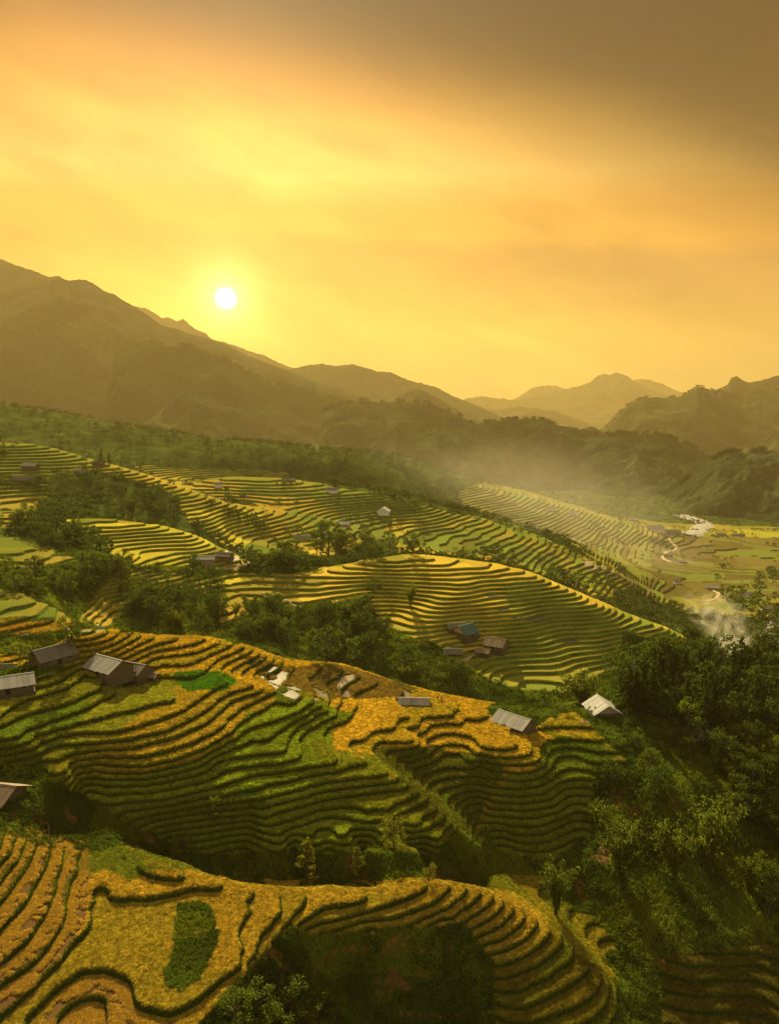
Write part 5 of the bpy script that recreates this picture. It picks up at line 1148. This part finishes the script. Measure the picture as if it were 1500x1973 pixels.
# ------------------------------------------------------------------ smoke
def smoke(name, x0, x1, y0, y1, z0, z1, dens, nscale, axis, label, seed, aniso=.3, base_=.05):
    m, nt = new_mat(name); L = nt.links.new; tc = _n(nt, 'ShaderNodeTexCoord')
    n1 = _n(nt, 'ShaderNodeTexNoise', ins={'Scale': nscale, 'Detail': 5.0, 'Roughness': .6, 'Distortion': 1.6}); L(tc.outputs['Object'], n1.inputs['Vector'])
    sx, sy, sz = (x1 - x0) / 2, (y1 - y0) / 2, (z1 - z0) / 2
    mp = _n(nt, 'ShaderNodeMapping'); mp.inputs['Scale'].default_value = (1 / sx, 1 / sy, 1 / sz); L(tc.outputs['Object'], mp.inputs[0])
    sep = _n(nt, 'ShaderNodeSeparateXYZ'); L(mp.outputs[0], sep.inputs[0])
    cx_ = math_node(nt, 'SUBTRACT', sep.outputs[0], math_node(nt, 'MULTIPLY', sep.outputs[2], axis))
    wz = math_node(nt, 'ADD', .55, math_node(nt, 'MULTIPLY', sep.outputs[2], .38))
    rr = math_node(nt, 'ADD', math_node(nt, 'POWER', math_node(nt, 'DIVIDE', cx_, wz), 2.0), math_node(nt, 'ADD', math_node(nt, 'POWER', math_node(nt, 'ABSOLUTE', sep.outputs[1]), 2.0), math_node(nt, 'POWER', math_node(nt, 'ABSOLUTE', sep.outputs[2]), 4.0)))
    env = math_node(nt, 'SUBTRACT', 1.0, rr, clamp=True)
    dn = math_node(nt, 'MULTIPLY', math_node(nt, 'MULTIPLY', math_node(nt, 'SUBTRACT', math_node(nt, 'ADD', n1.outputs[0], math_node(nt, 'MULTIPLY', env, base_)), .52, clamp=True), env), dens)
    pv = _n(nt, 'ShaderNodeVolumePrincipled', ins={'Anisotropy': aniso}); pv.inputs['Color'].default_value = (.93, .82, .60, 1); L(dn, pv.inputs['Density'])
    o = _n(nt, 'ShaderNodeOutputMaterial'); L(pv.outputs[0], o.inputs['Volume'])
    ob = mobj(name, box_mesh(name, -sx, sx, -sy, sy, -sz, sz, m)); ob.location = ((x0 + x1) / 2, (y0 + y1) / 2, (z0 + z1) / 2); tag(ob, kind='stuff'); return ob
def box_mesh(name, x0, x1, y0, y1, z0, z1, mat):
    v = [(x, y, z) for z in (z0, z1) for y in (y0, y1) for x in (x0, x1)]
    f = [(0, 2, 3, 1), (4, 5, 7, 6), (0, 1, 5, 4), (2, 6, 7, 3), (0, 4, 6, 2), (1, 3, 7, 5)]
    return mesh_np(name, np.array(v, float), np.array(f), mat)
def seen(px, py, d):
    x, y, z = [float(v) for v in ray(px, py)]; k_ = d / math.hypot(x, y); return x * k_, y * k_, z * k_
x, y, z = seen(1405, 1235, 560)
smoke('smoke_plume', x - 32, x + 30, y - 24, y + 30, z - 26, z + 34, .42, .06, -.5, '', 1)
x, y, z = seen(1150, 1035, 1100)
smoke('drifting_smoke', x - 330, x + 300, y - 260, y + 260, z - 130, z + 150,   .0024, .0055, -.5, '', 2, base_=.32)


# ------------------------------------------------------------------ air
m, nt = new_mat('haze_air')
pv = _n(nt, 'ShaderNodeVolumePrincipled', ins={'Density': .82e-4, 'Anisotropy': .28}); pv.inputs['Color'].default_value = (.45, .33, .13, 1)
o = _n(nt, 'ShaderNodeOutputMaterial'); nt.links.new(pv.outputs[0], o.inputs['Volume'])
tag(mobj('haze', box_mesh('haze', -12200, 12200, -3200, 18700, BASE_Z - 2, 965, m)), kind='stuff')
